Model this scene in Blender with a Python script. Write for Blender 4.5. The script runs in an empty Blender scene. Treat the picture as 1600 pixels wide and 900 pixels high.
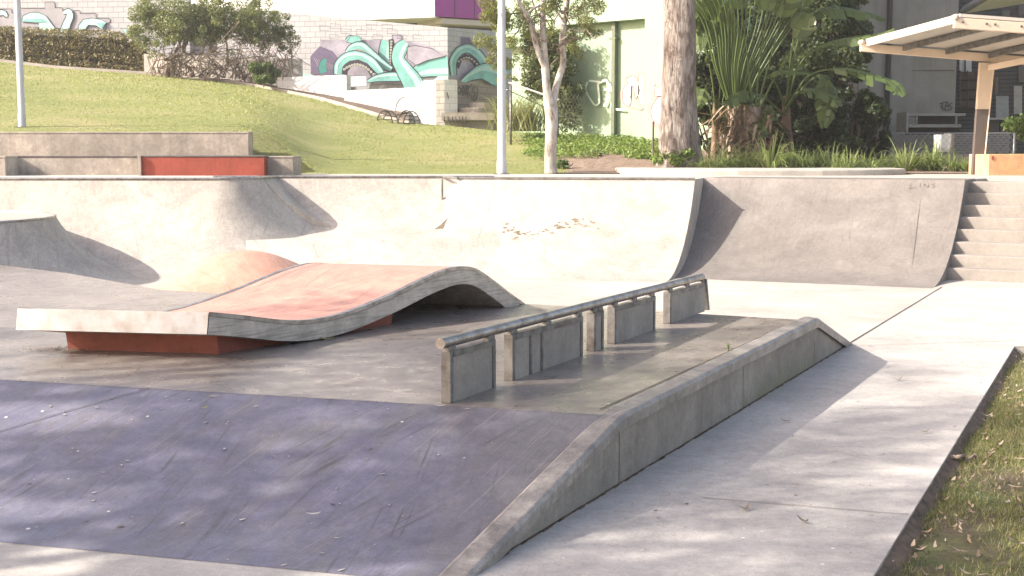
import bpy, math, random
import numpy as np
from mathutils import Vector
random.seed(7); rng = np.random.default_rng(11)
R = math.radians
sc = bpy.context.scene
COL = sc.collection
# ------------------------------------------------------------------ camera, light, exposure
EYE = 1.8; TH = R(6.1); FPX = 2000.0
cam = bpy.data.cameras.new('camera'); camo = bpy.data.objects.new('camera', cam); COL.objects.link(camo)
cam.lens = 45.0; cam.sensor_width = 36.0; cam.clip_start = 0.1; cam.clip_end = 3000
camo.location = (0, 0, EYE); camo.rotation_euler = (R(90) - TH, 0, 0); sc.camera = camo
SUN_EL, SUN_AZ = R(31), R(78)                       # shadows run towards azimuth 80 deg from +Y
S = Vector((-math.sin(SUN_AZ) * math.cos(SUN_EL), -math.cos(SUN_AZ) * math.cos(SUN_EL), math.sin(SUN_EL)))
w = bpy.data.worlds.new('World'); sc.world = w; w.use_nodes = True
nt = w.node_tree; bg = nt.nodes['Background']
sky = nt.nodes.new('ShaderNodeTexSky'); sky.sky_type = 'NISHITA'; sky.sun_disc = False
sky.sun_elevation = SUN_EL; sky.sun_rotation = math.atan2(S.x, S.y); sky.air_density = 1.0; sky.dust_density = 3.0; sky.ozone_density = 0.6
wb = nt.nodes.new('ShaderNodeMix'); wb.data_type = 'RGBA'; wb.blend_type = 'MULTIPLY'; wb.inputs[0].default_value = 1; wb.inputs[7].default_value = (1.10, .965, .90, 1)
nt.links.new(sky.outputs[0], wb.inputs[6]); nt.links.new(wb.outputs[2], bg.inputs[0]); bg.inputs[1].default_value = 0.15
sl = bpy.data.lights.new('sun', 'SUN'); slo = bpy.data.objects.new('sun', sl); COL.objects.link(slo)
sl.energy = 4.0; sl.angle = R(0.6); sl.color = (1.0, 0.945, 0.87); slo.rotation_euler = S.to_track_quat('Z', 'Y').to_euler(); slo.location = (-30, -5, 20)
sc.view_settings.view_transform = 'Standard'; sc.view_settings.look = 'None'
sc.view_settings.exposure = 1.40; sc.view_settings.gamma = 1.0; sc.view_settings.use_curve_mapping = False
sc.cycles.max_bounces = 6; sc.cycles.transparent_max_bounces = 8

# ------------------------------------------------------------------ geometry helpers
def ray(px, py):
    x = (px - 800) / FPX; u = (450 - py) / FPX
    return np.array([x, math.cos(TH) + math.sin(TH) * u, -math.sin(TH) + math.cos(TH) * u])
def G(px, py, z=0.0):                                # sight line meets the level z
    d = ray(px, py); return np.array([0, 0, EYE]) + d * (z - EYE) / d[2]
def A(px, py, Y):                                    # sight line at distance Y
    d = ray(px, py); return np.array([0, 0, EYE]) + d * Y / d[1]
TU = R(26.9)
U = np.array([math.sin(TU), math.cos(TU), 0.0]); W = np.array([math.cos(TU), -math.sin(TU), 0.0])

class MB:
    def __init__(s): s.v = []; s.f = []; s.m = []; s.mats = []; s.cur = 0; s.uv = None
    def mat(s, m):
        if m not in s.mats: s.mats.append(m)
        s.cur = s.mats.index(m); return s
    def add(s, vs, fs):
        o = len(s.v); s.v.extend([tuple(map(float, v)) for v in vs])
        for f in fs: s.f.append(tuple(o + i for i in f)); s.m.append(s.cur)
    def box(s, c, d, ax=None, rz=0.0):               # centre, size, optional rotation about z
        cx, cy, cz = c; hx, hy, hz = d[0] / 2, d[1] / 2, d[2] / 2
        vs = []
        for z in (-hz, hz):
            for x, y in ((-hx, -hy), (hx, -hy), (hx, hy), (-hx, hy)):
                vs.append((cx + x * math.cos(rz) - y * math.sin(rz), cy + x * math.sin(rz) + y * math.cos(rz), cz + z))
        s.add(vs, [(3, 2, 1, 0), (4, 5, 6, 7), (0, 1, 5, 4), (1, 2, 6, 5), (2, 3, 7, 6), (3, 0, 4, 7)])
    def hexa(s, b, t):                               # four bottom and four top corners
        s.add(list(b) + list(t), [(3, 2, 1, 0), (4, 5, 6, 7), (0, 1, 5, 4), (1, 2, 6, 5), (2, 3, 7, 6), (3, 0, 4, 7)])
    def prism(s, poly, z0, z1):
        n = len(poly); s.add([(p[0], p[1], z0) for p in poly] + [(p[0], p[1], z1) for p in poly],
            [tuple(range(n))[::-1], tuple(range(n, 2 * n))] + [(i, (i + 1) % n, n + (i + 1) % n, n + i) for i in range(n)])
    def extrude(s, prof, off):                       # closed outline of 3-D points, moved by a vector
        n = len(prof); off = np.array(off)
        s.add(list(prof) + [np.array(p) + off for p in prof],
            [tuple(range(n)), tuple(range(n, 2 * n))[::-1]] + [(i, n + i, n + (i + 1) % n, (i + 1) % n) for i in range(n)])
    def tube(s, pts, rad, n=8, cap=True):
        pts = [np.array(p, float) for p in pts]
        rad = rad if hasattr(rad, '__len__') else [rad] * len(pts)
        vs = []; prev = None
        for i, p in enumerate(pts):
            d = pts[min(i + 1, len(pts) - 1)] - pts[max(i - 1, 0)]; d = d / (np.linalg.norm(d) + 1e-9)
            if prev is None: a = np.cross(d, [0, 0, 1.0]) if abs(d[2]) < .9 else np.cross(d, [1.0, 0, 0])
            else: a = prev - d * np.dot(prev, d)
            a /= np.linalg.norm(a) + 1e-9; prev = a; b = np.cross(d, a)
            for k in range(n):
                t = 2 * math.pi * k / n; vs.append(p + rad[i] * (a * math.cos(t) + b * math.sin(t)))
        fs = [(i * n + k, i * n + (k + 1) % n, (i + 1) * n + (k + 1) % n, (i + 1) * n + k) for i in range(len(pts) - 1) for k in range(n)]
        if cap: fs += [tuple(range(n))[::-1], tuple(range((len(pts) - 1) * n, len(pts) * n))]
        s.add(vs, fs)
    def ribbon(s, pts, wid):
        pts = [np.array(p, float) for p in pts]
    def grid(s, rows):                               # rows of equal length
        n = len(rows[0]); vs = [p for r in rows for p in r]
        s.add(vs, [(i * n + j, i * n + j + 1, (i + 1) * n + j + 1, (i + 1) * n + j) for i in range(len(rows) - 1) for j in range(n - 1)])
    def build(s, name, m=None, parent=None, smooth=False, loc=None):
        me = bpy.data.meshes.new(name)
        v = np.array(s.v) if loc is None else np.array(s.v) - np.array(loc)
        me.from_pydata(v.tolist(), [], s.f); 
        if m is not None: me.materials.append(m)
        else:
            for q in s.mats: me.materials.append(q)
            me.polygons.foreach_set('material_index', s.m)
        if smooth is True: me.polygons.foreach_set('use_smooth', [True] * len(me.polygons))
        me.update()
        if smooth == 'auto':
            me.polygons.foreach_set('use_smooth', [True] * len(me.polygons)); me.set_sharp_from_angle(angle=R(35))
        o = bpy.data.objects.new(name, me); COL.objects.link(o)
        if loc is not None: o.location = loc
        if parent is not None: o.parent = parent
        return o
def bevel(o, wd=0.01, seg=2):
    md = o.modifiers.new('bevel', 'BEVEL'); md.width = wd; md.segments = seg; md.limit_method = 'ANGLE'; md.angle_limit = R(35); return o
def tag(o, label=None, cat=None, group=None, kind=None):
    if label: o['label'] = label
    if cat: o['category'] = cat
    if group: o['group'] = group
    if kind: o['kind'] = kind
    return o
def thing(name, label, cat, loc=(0, 0, 0), group=None):
    o = bpy.data.objects.new(name, None); COL.objects.link(o); o.location = loc; o.empty_display_size = .2
    return tag(o, label, cat, group)
def part(mb, name, m, root, smooth=False):           # mesh given in world coordinates, child of a thing
    return mb.build(name, m, root, smooth, loc=None if root is None else None) if root is None or root.location.length == 0 else _p(mb, name, m, root, smooth)
def _p(mb, name, m, root, smooth):
    L = np.array(root.location) + (np.array(root.parent.location) if root.parent else 0)
    mb.v = [tuple(np.array(v) - L) for v in mb.v]
    return mb.build(name, m, root, smooth)
def copy_tree(o, parent=None):
    c = o.copy(); COL.objects.link(c); c.parent = parent
    for ch in [x for x in list(o.children)]: copy_tree(ch, c)
    return c

# ------------------------------------------------------------------ materials
class N:
    def __init__(s, name):
        s.m = bpy.data.materials.new(name); s.m.use_nodes = True; s.t = s.m.node_tree
        s.b = s.t.nodes['Principled BSDF']; s.out = s.t.nodes['Material Output']
        s.tc = s.t.nodes.new('ShaderNodeTexCoord')
    def n(s, typ, ins=None, **kw):
        x = s.t.nodes.new(typ)
        for k, v in kw.items(): setattr(x, k, v)
        for k, v in (ins or {}).items():
            if isinstance(v, bpy.types.NodeSocket): s.t.links.new(v, x.inputs[k])
            else: x.inputs[k].default_value = v
        return x
    def co(s, scale=(1, 1, 1), rot=0.0, uv=False):
        src = s.tc.outputs['UV' if uv else 'Object']
        mp = s.n('ShaderNodeMapping', {'Vector': src, 'Rotation': (0, 0, rot)})
        return s.n('ShaderNodeMapping', {'Vector': mp.outputs[0], 'Scale': scale}).outputs[0]
    def noise(s, vec, scale, detail=5, rough=.55, dist=0.0):
        return s.n('ShaderNodeTexNoise', {'Vector': vec, 'Scale': scale, 'Detail': detail, 'Roughness': rough, 'Distortion': dist}).outputs['Fac']
    def ramp(s, fac, stops):
        x = s.n('ShaderNodeValToRGB', {'Fac': fac}); e = x.color_ramp.elements
        while len(e) > 2: e.remove(e[-1])
        while len(e) < len(stops): e.new(.5)
        for i, (p, c) in enumerate(stops):
            e[i].position = p; e[i].color = (c if hasattr(c, '__len__') else (c, c, c)) + (1,) if not (hasattr(c, '__len__') and len(c) == 4) else c
        return x.outputs[0]
    def mix(s, fac, a, b, mode='MIX'):
        x = s.t.nodes.new('ShaderNodeMix'); x.data_type = 'RGBA'; x.blend_type = mode; x.clamp_result = False
        for k, v in ((0, fac), (6, a), (7, b)):
            if isinstance(v, bpy.types.NodeSocket): s.t.links.new(v, x.inputs[k])
            else: x.inputs[k].default_value = v if k == 0 else tuple(v) + (1,) if len(v) == 3 else v
        return x.outputs[2]
    def math(s, op, a, b=0.0):
        x = s.t.nodes.new('ShaderNodeMath'); x.operation = op
        for k, v in ((0, a), (1, b)):
            if isinstance(v, bpy.types.NodeSocket): s.t.links.new(v, x.inputs[k])
            else: x.inputs[k].default_value = v
        return x.outputs[0]
    def set(s, col=None, rough=None, normal=None, **kw):
        for k, v in (('Base Color', col), ('Roughness', rough), ('Normal', normal), *kw.items()):
            if v is None: continue
            if isinstance(v, bpy.types.NodeSocket): s.t.links.new(v, s.b.inputs[k])
            else: s.b.inputs[k].default_value = v + (1,) if hasattr(v, '__len__') and len(v) == 3 else v
        return s.m
    def bump(s, h, strength=.3, dist=.02):
        return s.n('ShaderNodeBump', {'Height': h, 'Strength': strength, 'Distance': dist}).outputs[0]

def concrete(name, base, dark=None, contrast=.5, rough=(.55, .8), specks=0.0, scratch=0.0, srot=0.4, paint=None, paint_wear=.5, blotch=.7,
             dots=None, bump=.25, grime=0.0, spec=.4, drips=0.0, fade=None):
    n = N(name); c = n.co()
    dark = dark or tuple(x * (1 - .55 * contrast) for x in base)
    n1 = n.noise(c, blotch, 7, .6, .4); n2 = n.noise(c, 5.5, 6, .65); n3 = n.noise(c, 90, 3, .7)
    col = n.mix(n.ramp(n1, [(.34, 0.0), (.64, 1.0)]), dark, base)
    col = n.mix(n.math('MULTIPLY', n.ramp(n2, [(.42, 1.0), (.62, 0.0)]), .45 * contrast), col, tuple(x * .7 for x in base))
    if paint:
        pw = n.noise(n.co((1, 2.2, 1), srot), 1.6, 9, .7, .3)
        msk = n.ramp(pw, [(.5 - .12 * (1 - paint_wear), 1.0), (.66, max(0.0, 1 - paint_wear))])
        pc = n.mix(n.ramp(n2, [(.35, 0.0), (.7, 1.0)]), tuple(x * .82 for x in paint), tuple(min(1, x * 1.12) for x in paint))
        if fade:
            sx = n.n('ShaderNodeSeparateXYZ', {0: n.tc.outputs['Object']})
            msk = n.math('MULTIPLY', msk, n.n('ShaderNodeMapRange', {'Value': n.math('ADD', sx.outputs[0], n.math('MULTIPLY', n.noise(c, 1.5, 6, .7), .6)), 'From Min': fade[0], 'From Max': fade[1], 'To Min': 1.0, 'To Max': fade[2]}).outputs[0])
        col = n.mix(msk, col, pc)
    g3 = n.ramp(n3, [(.25, .80), (.75, 1.14)])
    col = n.mix(1.0, col, g3, 'MULTIPLY')
    col = n.mix(1.0, col, n.ramp(n.noise(c, 17, 8, .75, .4), [(.30, 1 - .42 * contrast), (.66, 1 + .16 * contrast)]), 'MULTIPLY')
    col = n.mix(1.0, col, n.ramp(n.noise(c, 2.1, 8, .72, .5), [(.34, 1 - .34 * contrast), (.62, 1.05)]), 'MULTIPLY')
    pv = n.n('ShaderNodeTexVoronoi', {'Vector': c, 'Scale': 42.0, 'Randomness': 1.0})
    pm = n.math('MULTIPLY', n.ramp(pv.outputs['Distance'], [(.10, 1.0), (.2, 0.0)]), n.ramp(n.noise(c, 3.3, 6, .7), [(.48, 0.0), (.6, 1.0)]))
    col = n.mix(n.math('MULTIPLY', pm, .55 * contrast + .1), col, tuple(x * .4 for x in base))
    col = n.mix(1.0, col, n.ramp(n.noise(c, 230, 2, .8), [(.3, .82), (.7, 1.14)]), 'MULTIPLY')
    if grime:                                        # broad dirty tracks
        gm = n.ramp(n.noise(n.co((1, 3, 1), srot), .9, 6, .7, .8), [(.48, 0.0), (.72, 1.0)])
        col = n.mix(n.math('MULTIPLY', gm, grime), col, tuple(x * .45 for x in base))
    if drips:
        dm = n.ramp(n.noise(n.co((14, 14, .7)), 1.0, 5, .6), [(.5, 0.0), (.72, 1.0)])
        col = n.mix(n.math('MULTIPLY', dm, drips), col, tuple(x * .38 for x in base))
    if scratch:                                      # long thin wheel and board marks
        for k, (ro, sx, sc_) in enumerate(((srot, 30, .5), (srot + .4, 55, .6), (srot - .22, 70, .45))):
            sm = n.ramp(n.noise(n.co((1, sx, 1), ro), sc_, 3, .5), [(.60, 0.0), (.68, 1.0)])
            bk = n.ramp(n.noise(c, 1.3 + k, 3, .5), [(.45, 0.0), (.62, 1.0)])
            col = n.mix(n.math('MULTIPLY', n.math('MULTIPLY', sm, bk), scratch), col, tuple(x * .35 for x in base))
        sm = n.ramp(n.noise(n.co((1.5, 110, 1), srot + .15), 1.0, 2, .5), [(.64, 0.0), (.7, 1.0)])
        col = n.mix(n.math('MULTIPLY', sm, scratch * .5), col, tuple(min(1, x * 1.5) for x in base))
    if specks:
        v = n.n('ShaderNodeTexVoronoi', {'Vector': n.co(), 'Scale': 4.6, 'Randomness': 1.0})
        sm = n.ramp(n.math('ADD', v.outputs['Distance'], n.math('MULTIPLY', n.noise(c, 30, 2), .05)), [(.055, 1.0), (.075, 0.0)])
        col = n.mix(n.math('MULTIPLY', sm, specks), col, (.75, .72, .66))
        v = n.n('ShaderNodeTexVoronoi', {'Vector': n.co((1, 1.6, 1)), 'Scale': 12.0, 'Randomness': 1.0})
        sm = n.ramp(n.math('ADD', v.outputs['Distance'], n.math('MULTIPLY', n.noise(c, 40, 2), .06)), [(.06, 1.0), (.09, 0.0)])
        col = n.mix(n.math('MULTIPLY', sm, specks * .8), col, (.11, .085, .06))
    h = n.math('ADD', n.math('MULTIPLY', n2, .5), n.math('MULTIPLY', n3, .35))
    rr = n.n('ShaderNodeMapRange', {'Value': n2, 'To Min': rough[0], 'To Max': rough[1], 'From Min': .3, 'From Max': .7}).outputs[0]
    n.b.inputs['Specular IOR Level'].default_value = spec
    return n.set(col, rr, n.bump(h, bump, .006))

def plain(name, col, rough=.6, metal=0.0, var=.15, scale=6.0, bump=.1, spec=.4):
    n = N(name); q = n.noise(n.co(), scale, 6, .6)
    c = n.mix(n.ramp(q, [(.3, 0.0), (.7, 1.0)]), tuple(x * (1 - var) for x in col), tuple(min(1, x * (1 + var)) for x in col))
    n.b.inputs['Metallic'].default_value = metal; n.b.inputs['Specular IOR Level'].default_value = spec
    return n.set(c, rough, n.bump(q, bump, .01))

def leafmat(name, cols, trans=.35, rough=.5):
    n = N(name); g = n.n('ShaderNodeNewGeometry')
    c = n.ramp(g.outputs['Random Per Island'], [(i / (len(cols) - 1), c) for i, c in enumerate(cols)])
    n.set(c, rough); n.b.inputs['Specular IOR Level'].default_value = .35
    tr = n.n('ShaderNodeBsdfTranslucent', {'Color': n.mix(.5, c, (.25, .32, .04))})
    mx = n.n('ShaderNodeMixShader', {0: trans, 1: n.b.outputs[0], 2: tr.outputs[0]})
    n.t.links.new(mx.outputs[0], n.out.inputs[0]); return n.m

def blockwall(name, c1, mortar, bw=.4, bh=.2, msz=.012, var=.12, grime=.2, bump=.5, rough=.8):
    n = N(name); uv = n.tc.outputs['UV']
    br = n.n('ShaderNodeTexBrick', {'Vector': uv, 'Color1': c1 + (1,), 'Color2': tuple(x * (1 - var) for x in c1) + (1,), 'Mortar': mortar + (1,), 'Scale': 1.0,
                                    'Mortar Size': msz, 'Mortar Smooth': .3, 'Brick Width': bw, 'Row Height': bh, 'Bias': -.2})
    q = n.noise(n.tc.outputs['UV'], .6, 7, .65); q2 = n.noise(n.n('ShaderNodeMapping', {'Vector': uv, 'Scale': (3, .4, 1)}).outputs[0], 1.2, 6, .6)
    c = n.mix(n.math('MULTIPLY', n.ramp(q, [(.42, 0.0), (.68, 1.0)]), grime), br.outputs['Color'], tuple(x * .5 for x in c1))
    c = n.mix(n.math('MULTIPLY', n.ramp(q2, [(.5, 0.0), (.75, 1.0)]), grime * .7), c, tuple(x * .5 for x in c1))
    return n.set(c, rough, n.bump(n.math('MULTIPLY', br.outputs['Fac'], -1.0), bump, .02))

M = {}
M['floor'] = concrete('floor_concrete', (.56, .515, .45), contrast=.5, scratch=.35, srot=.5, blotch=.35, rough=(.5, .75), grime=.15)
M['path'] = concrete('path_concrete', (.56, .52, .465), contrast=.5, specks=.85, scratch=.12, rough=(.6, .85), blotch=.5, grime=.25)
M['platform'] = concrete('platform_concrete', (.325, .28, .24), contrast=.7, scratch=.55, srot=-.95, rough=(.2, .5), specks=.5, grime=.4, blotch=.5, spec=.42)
M['purple'] = concrete('purple_painted_concrete', (.225, .205, .185), contrast=.6, scratch=.85, srot=-1.2, paint=(.175, .165, .215), paint_wear=.66, rough=(.3, .6), specks=.8, spec=.45, fade=(-.35, .55, .3))
M['bowl'] = concrete('bowl_concrete', (.54, .49, .42), contrast=.6, scratch=.4, srot=1.2, blotch=.5, rough=(.6, .8), grime=.3)
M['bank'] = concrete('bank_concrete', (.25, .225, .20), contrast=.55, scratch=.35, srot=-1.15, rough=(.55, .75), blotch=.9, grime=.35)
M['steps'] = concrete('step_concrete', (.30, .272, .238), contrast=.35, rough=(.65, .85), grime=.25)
M['deck'] = concrete('deck_concrete', (.50, .465, .41), contrast=.35, rough=(.6, .85), scratch=.2)
M['ledge'] = concrete('ledge_concrete', (.36, .32, .265), contrast=.6, rough=(.6, .85), blotch=1.6, drips=.3, bump=.4, grime=.3)
M['coping'] = concrete('coping_concrete', (.43, .385, .33), contrast=.95, rough=(.35, .65), blotch=4, scratch=.5, srot=-1.1, bump=.5, grime=.4, spec=.5)
M['oldledge'] = concrete('old_ledge_concrete', (.60, .52, .43), contrast=.75, rough=(.7, .9), blotch=2, drips=.35, bump=.3, grime=.75)
M['oldledge_top'] = concrete('waxed_ledge_top', (.16, .13, .12), contrast=.6, rough=(.4, .7), blotch=6)
M['redpaint'] = concrete('red_painted_ledge', (.36, .075, .045), contrast=.35, rough=(.6, .8), blotch=3, drips=.3)
M['panel'] = concrete('panel_concrete', (.37, .33, .28), contrast=.4, rough=(.6, .85), blotch=4, drips=.15, bump=.4, grime=.3)
M['orange'] = concrete('orange_painted_concrete', (.52, .36, .29), contrast=.35, scratch=.6, srot=-1.0, paint=(.52, .27, .205), paint_wear=.22, rough=(.45, .7), specks=.15)
M['mound'] = concrete('mound_painted_concrete', (.54, .40, .31), contrast=.3, scratch=.4, srot=.9, paint=(.52, .28, .20), paint_wear=.35, rough=(.5, .7), specks=.15)
M['plinth'] = concrete('red_plinth_concrete', (.33, .10, .065), contrast=.5, rough=(.6, .85), blotch=3, drips=.4)
def steelmat(name, col, r0, r1, met=.85):
    n = N(name); q = n.noise(n.co(), 9, 7, .7); s2 = n.noise(n.co((1, 1, 22)), 3, 3)
    c = n.mix(n.ramp(q, [(.42, 0.0), (.66, 1.0)]), col, tuple(x * (.5 if met > .58 else .8) for x in (col[0], col[1] * .92, col[2] * .85)))
    rr = n.n('ShaderNodeMapRange', {'Value': n.math('ADD', n.math('MULTIPLY', q, .6), n.math('MULTIPLY', s2, .4)), 'To Min': r0, 'To Max': r1, 'From Min': .3, 'From Max': .7}).outputs[0]
    n.b.inputs['Metallic'].default_value = met
    return n.set(c, rr, n.bump(q, .15, .004))
M['steel'] = steelmat('weathered_steel', (.40, .385, .36), .3, .6)
M['plate'] = steelmat('bright_steel_plate', (.62, .61, .59), .35, .6, .55)
M['galv'] = steelmat('galvanised_steel', (.20, .195, .185), .4, .7, .6)
M['pipe'] = steelmat('pipe_steel', (.33, .31, .285), .25, .5, .8)
M['joint'] = plain('joint_dirt', (.06, .052, .045), .95)
M['joint_soft'] = plain('joint_filler', (.27, .24, .205), .95); M['joint_pale'] = plain('pale_joint', (.38, .34, .28), .95)
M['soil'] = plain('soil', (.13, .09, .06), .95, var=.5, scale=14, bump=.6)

# ------------------------------------------------------------------ terrain
KERB = [(-900, 82, 51), (-300, 88, 51), (0, 95, 50), (100, 107, 49.5), (250, 117, 49), (330, 125, 48.5), (400, 135, 47.5), (500, 155, 45), (560, 172, 42.5), (620, 190, 41),
        (700, 196, 40), (775, 204, 38.5), (880, 209, 37), (930, 211, 37), (1010, 222, 35), (1060, 230, 34), (1300, 240, 33), (2000, 241, 33), (2600, 241, 33)]
kt = np.array([(k[0] - 800) / FPX for k in KERB]); kY = np.array([k[2] for k in KERB]); kz = np.array([A(k[0], k[1], k[2])[2] for k in KERB])
def terr(x, Y):
    t = x / max(Y, 1); Yk = np.interp(t, kt, kY); zk = np.interp(t, kt, kz)
    f = np.clip((t + .208) / .07, 0, 1); f = f * f * (3 - 2 * f)
    z0 = 2.14 * (1 - f) + 1.36 * f
    if Y < 24.8 and t < -.15: return 1.36
    s = np.clip((Y - 24.6) / (Yk - 24.6), 0, 1)
    z = z0 + (zk - z0) * s ** 1.05
    if t > -.2055: z = min(z, 1.36 + max(0, Y - 24.4) * .55 + (max(0, -.2035 - t) * 400))
    return float(z + .03 * math.sin(x * .9 + Y * .6) * s * (1 - s) * 4)
mb = MB(); rows = []
ys = [24.3, 24.78, 24.98] + list(np.arange(25.3, 54, .6)) + [56, 60, 70, 90, 140, 190]
for Y in ys:
    rows.append([(x, Y, terr(x, Y)) for x in [-180, -100, -60, -45] + list(np.arange(-32, 22.1, .6)) + [28, 40, 70, 120, 180]])
mb.grid(rows)
n = N('lawn_grass'); c = n.co()
q1 = n.noise(c, .35, 6, .6, .5); q2 = n.noise(n.co((1, 2.2, 1)), 3.0, 8, .75); q3 = n.noise(n.co((1, 1, 1)), 22, 5, .8)
col = n.ramp(q1, [(.3, (.21, .26, .06)), (.5, (.28, .32, .085)), (.68, (.42, .385, .17))])
col = n.mix(n.ramp(q2, [(.4, 0.0), (.7, .75)]), col, (.40, .36, .16))
col = n.mix(n.ramp(q3, [(.45, 0.0), (.62, .55)]), col, (.09, .115, .03))
M['lawn'] = n.set(col, .95, n.bump(n.math('ADD', q3, n.math('MULTIPLY', q2, .6)), .9, .12))
lawn = tag(mb.build('lawn', M['lawn'], smooth=True), kind='structure')
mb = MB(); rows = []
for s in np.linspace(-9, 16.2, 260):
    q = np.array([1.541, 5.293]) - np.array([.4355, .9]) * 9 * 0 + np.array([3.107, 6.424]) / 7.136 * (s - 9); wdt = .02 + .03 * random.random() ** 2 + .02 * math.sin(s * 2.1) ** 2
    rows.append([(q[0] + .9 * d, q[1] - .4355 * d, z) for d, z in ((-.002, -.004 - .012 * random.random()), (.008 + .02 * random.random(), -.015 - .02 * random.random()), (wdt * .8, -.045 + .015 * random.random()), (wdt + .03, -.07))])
mb.grid(rows); tag(mb.build('verge_soil_shade', M['soil'], smooth=True), kind='structure')  # verge soil, also a dark cover giving the slab's side its shade
mb = MB(); mb.add([(-198, -120, -.065), (198, -120, -.065), (198, 198, -.065), (-198, 198, -.065)], [(0, 1, 2, 3)])
n = N('verge_turf'); c = n.co(); q1 = n.noise(c, 1.6, 7, .65, .6); q3 = n.noise(c, 35, 6, .8)
col = n.ramp(q1, [(.38, (.14, .10, .06)), (.5, (.13, .125, .045)), (.6, (.10, .13, .035))])
col = n.mix(n.ramp(q3, [(.45, 0.0), (.65, .7)]), col, (.05, .045, .022))
tag(mb.build('ground', n.set(col, .95, n.bump(q3, .9, .03))), kind='structure')

# ------------------------------------------------------------------ skatepark floor and path
b2 = np.array([.581, 6.8, 0]); ED = np.array([4.648 - 1.541, 11.717 - 5.293, 0]); ED = ED / np.linalg.norm(ED)
E0 = np.array([1.541, 5.293, 0]) - ED * 9; E1 = np.array([4.648, 11.717, 0])
foot_far = b2 + U * 5.75
mb = MB(); mb.prism([(-30, -4), (E0[0], E0[1]), (E1[0], E1[1]), (20, 10.3), (20, 24.5), (-30, 24.5)], -.35, 0)
tag(mb.build('skatepark_floor', M['floor']), kind='structure')
mb = MB(); j0 = b2 - U * 12; j1 = foot_far + U * 5.6
mb.add([(*(j0[:2]), .004), (E0[0] + .004, E0[1], .004), (E1[0] - .003, E1[1] - .003, .004), (19.9, 10.32, .004), (19.9, 15, .004), (j1[0] + .1, j1[1], .004), (j1[0], j1[1], .004)], [tuple(range(7))])
tag(mb.build('path', M['path']), kind='structure')
def strip(a, b, wd, z=.008, name='joint', m=None, z2=None):
    a = np.array(a[:2]); b = np.array(b[:2]); d = (b - a) / np.linalg.norm(b - a); nn = np.array([-d[1], d[0]]) * wd / 2
    m_ = MB(); z2 = z if z2 is None else z2
    m_.add([(*(a - nn), z), (*(b - nn), z2), (*(b + nn), z2), (*(a + nn), z)], [(0, 1, 2, 3)])
    return tag(m_.build(name, m or M['joint']), kind='structure')
strip(foot_far + U * .02, j1, .014, .009, 'floor_joint')
strip(G(1345, 541), G(1588, 533), .010, .009, 'path_joint', M['joint_soft'])
strip(G(1095, 779), G(1420, 806), .008, .009, 'path_joint', M['joint_soft'])
strip(G(1100, 487), G(1030, 560), .001, .001, 'path_joint', M['joint_soft']) if False else None

# ------------------------------------------------------------------ funbox: purple bank, platform, far bank
ZP = .39
T0 = G(935, 648, ZP)
def lineL(p, d, x): return p + d * (x - p[0]) / d[0]
dT = np.array([-3.67, 1.06, 0]); dT /= np.linalg.norm(dT)
Ttop = [T0 + W * .02, T0 + dT * 2.6, T0 + dT * 5.5, T0 + dT * 10]
F0 = np.array([-.276, 5.19, 0]); dF = np.array([-1.24, .34, 0]); dF /= np.linalg.norm(dF)
Tfoot = [F0, F0 + dF * 2.6, F0 + dF * 5.7, F0 + dF * 10.5]
fun = thing('funbox', 'wide low skate platform with a purple painted bank on its near side', 'skate ramp')
def prof_bank(top, foot, n=10, curve=.22):
    out = []
    for i in range(n + 1):
        s = i / n; p = top * (1 - s) + foot * s
        z = ZP * (1 - s) + curve * 0 - curve * ZP * math.sin(math.pi * s) * s
        out.append((p[0], p[1], z + .002))
    return out
mb = MB()
def resample(P, k):
    P = [np.array(p, float) for p in P]; L = [0]
    for a, b in zip(P, P[1:]): L.append(L[-1] + np.linalg.norm(b - a))
    return [np.array([np.interp(t, L, [p[i] for p in P]) for i in range(len(P[0]))]) for t in np.linspace(0, L[-1], k)]
mb.grid([prof_bank(a, b) for a, b in zip(resample(Ttop, 24), resample(Tfoot, 24))])
mb.build('purple_bank', M['purple'], fun, smooth=True)['label'] = 'worn purple painted bank with dark wheel marks'
FT = [b2 + U * 4.30 - W * .10, np.array([.2, 11.78, 0]), G(330, 457.5, ZP), G(253, 453, ZP), G(107, 427, ZP), G(0, 414, ZP), np.array([-12, 19.5, 0])]
FF = [foot_far - W * .10, np.array([.75, 13.1, 0]), np.array([-2.6, 14.0, 0]), np.array([-3.1, 14.2, 0]), np.array([-4.4, 15.6, 0]), np.array([-5.6, 16.9, 0]), np.array([-11, 20, 0])]
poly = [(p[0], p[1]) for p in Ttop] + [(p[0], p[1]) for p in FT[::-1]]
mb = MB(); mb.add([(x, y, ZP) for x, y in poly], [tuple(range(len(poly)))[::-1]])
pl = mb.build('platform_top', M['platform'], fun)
mb = MB(); mb.grid([[(a[0], a[1], ZP), ((a[0] + b[0]) / 2, (a[1] + b[1]) / 2, ZP / 2), (b[0], b[1], .003)] for a, b in zip(FT, FF)])
mb.build('far_bank', M['floor'], fun)
def joint_on(pts, wd, name, parent, m=None):
    for a, b in zip(pts, pts[1:]):
        a = np.array(a); b = np.array(b); d = (b - a)[:2] / np.linalg.norm((b - a)[:2]); nn = np.array([-d[1], d[0], 0]) * wd / 2
        m_ = MB(); m_.add([a - nn, b - nn, b + nn, a + nn], [(0, 1, 2, 3)]); m_.build(name, m or M['joint'], parent)
za = lambda p, z: np.array([p[0], p[1], z])
joint_on([za(T0, ZP + .005), za(Ttop[1], ZP + .005), za(Ttop[3], ZP + .005)], .007, 'joint', fun, M['joint_soft'])
pa, pb = prof_bank(Ttop[0] + dT * 2.75, F0 + dF * 4.1), None
joint_on([(p[0], p[1], p[2] + .006) for p in pa], .008, 'joint', fun)
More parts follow.
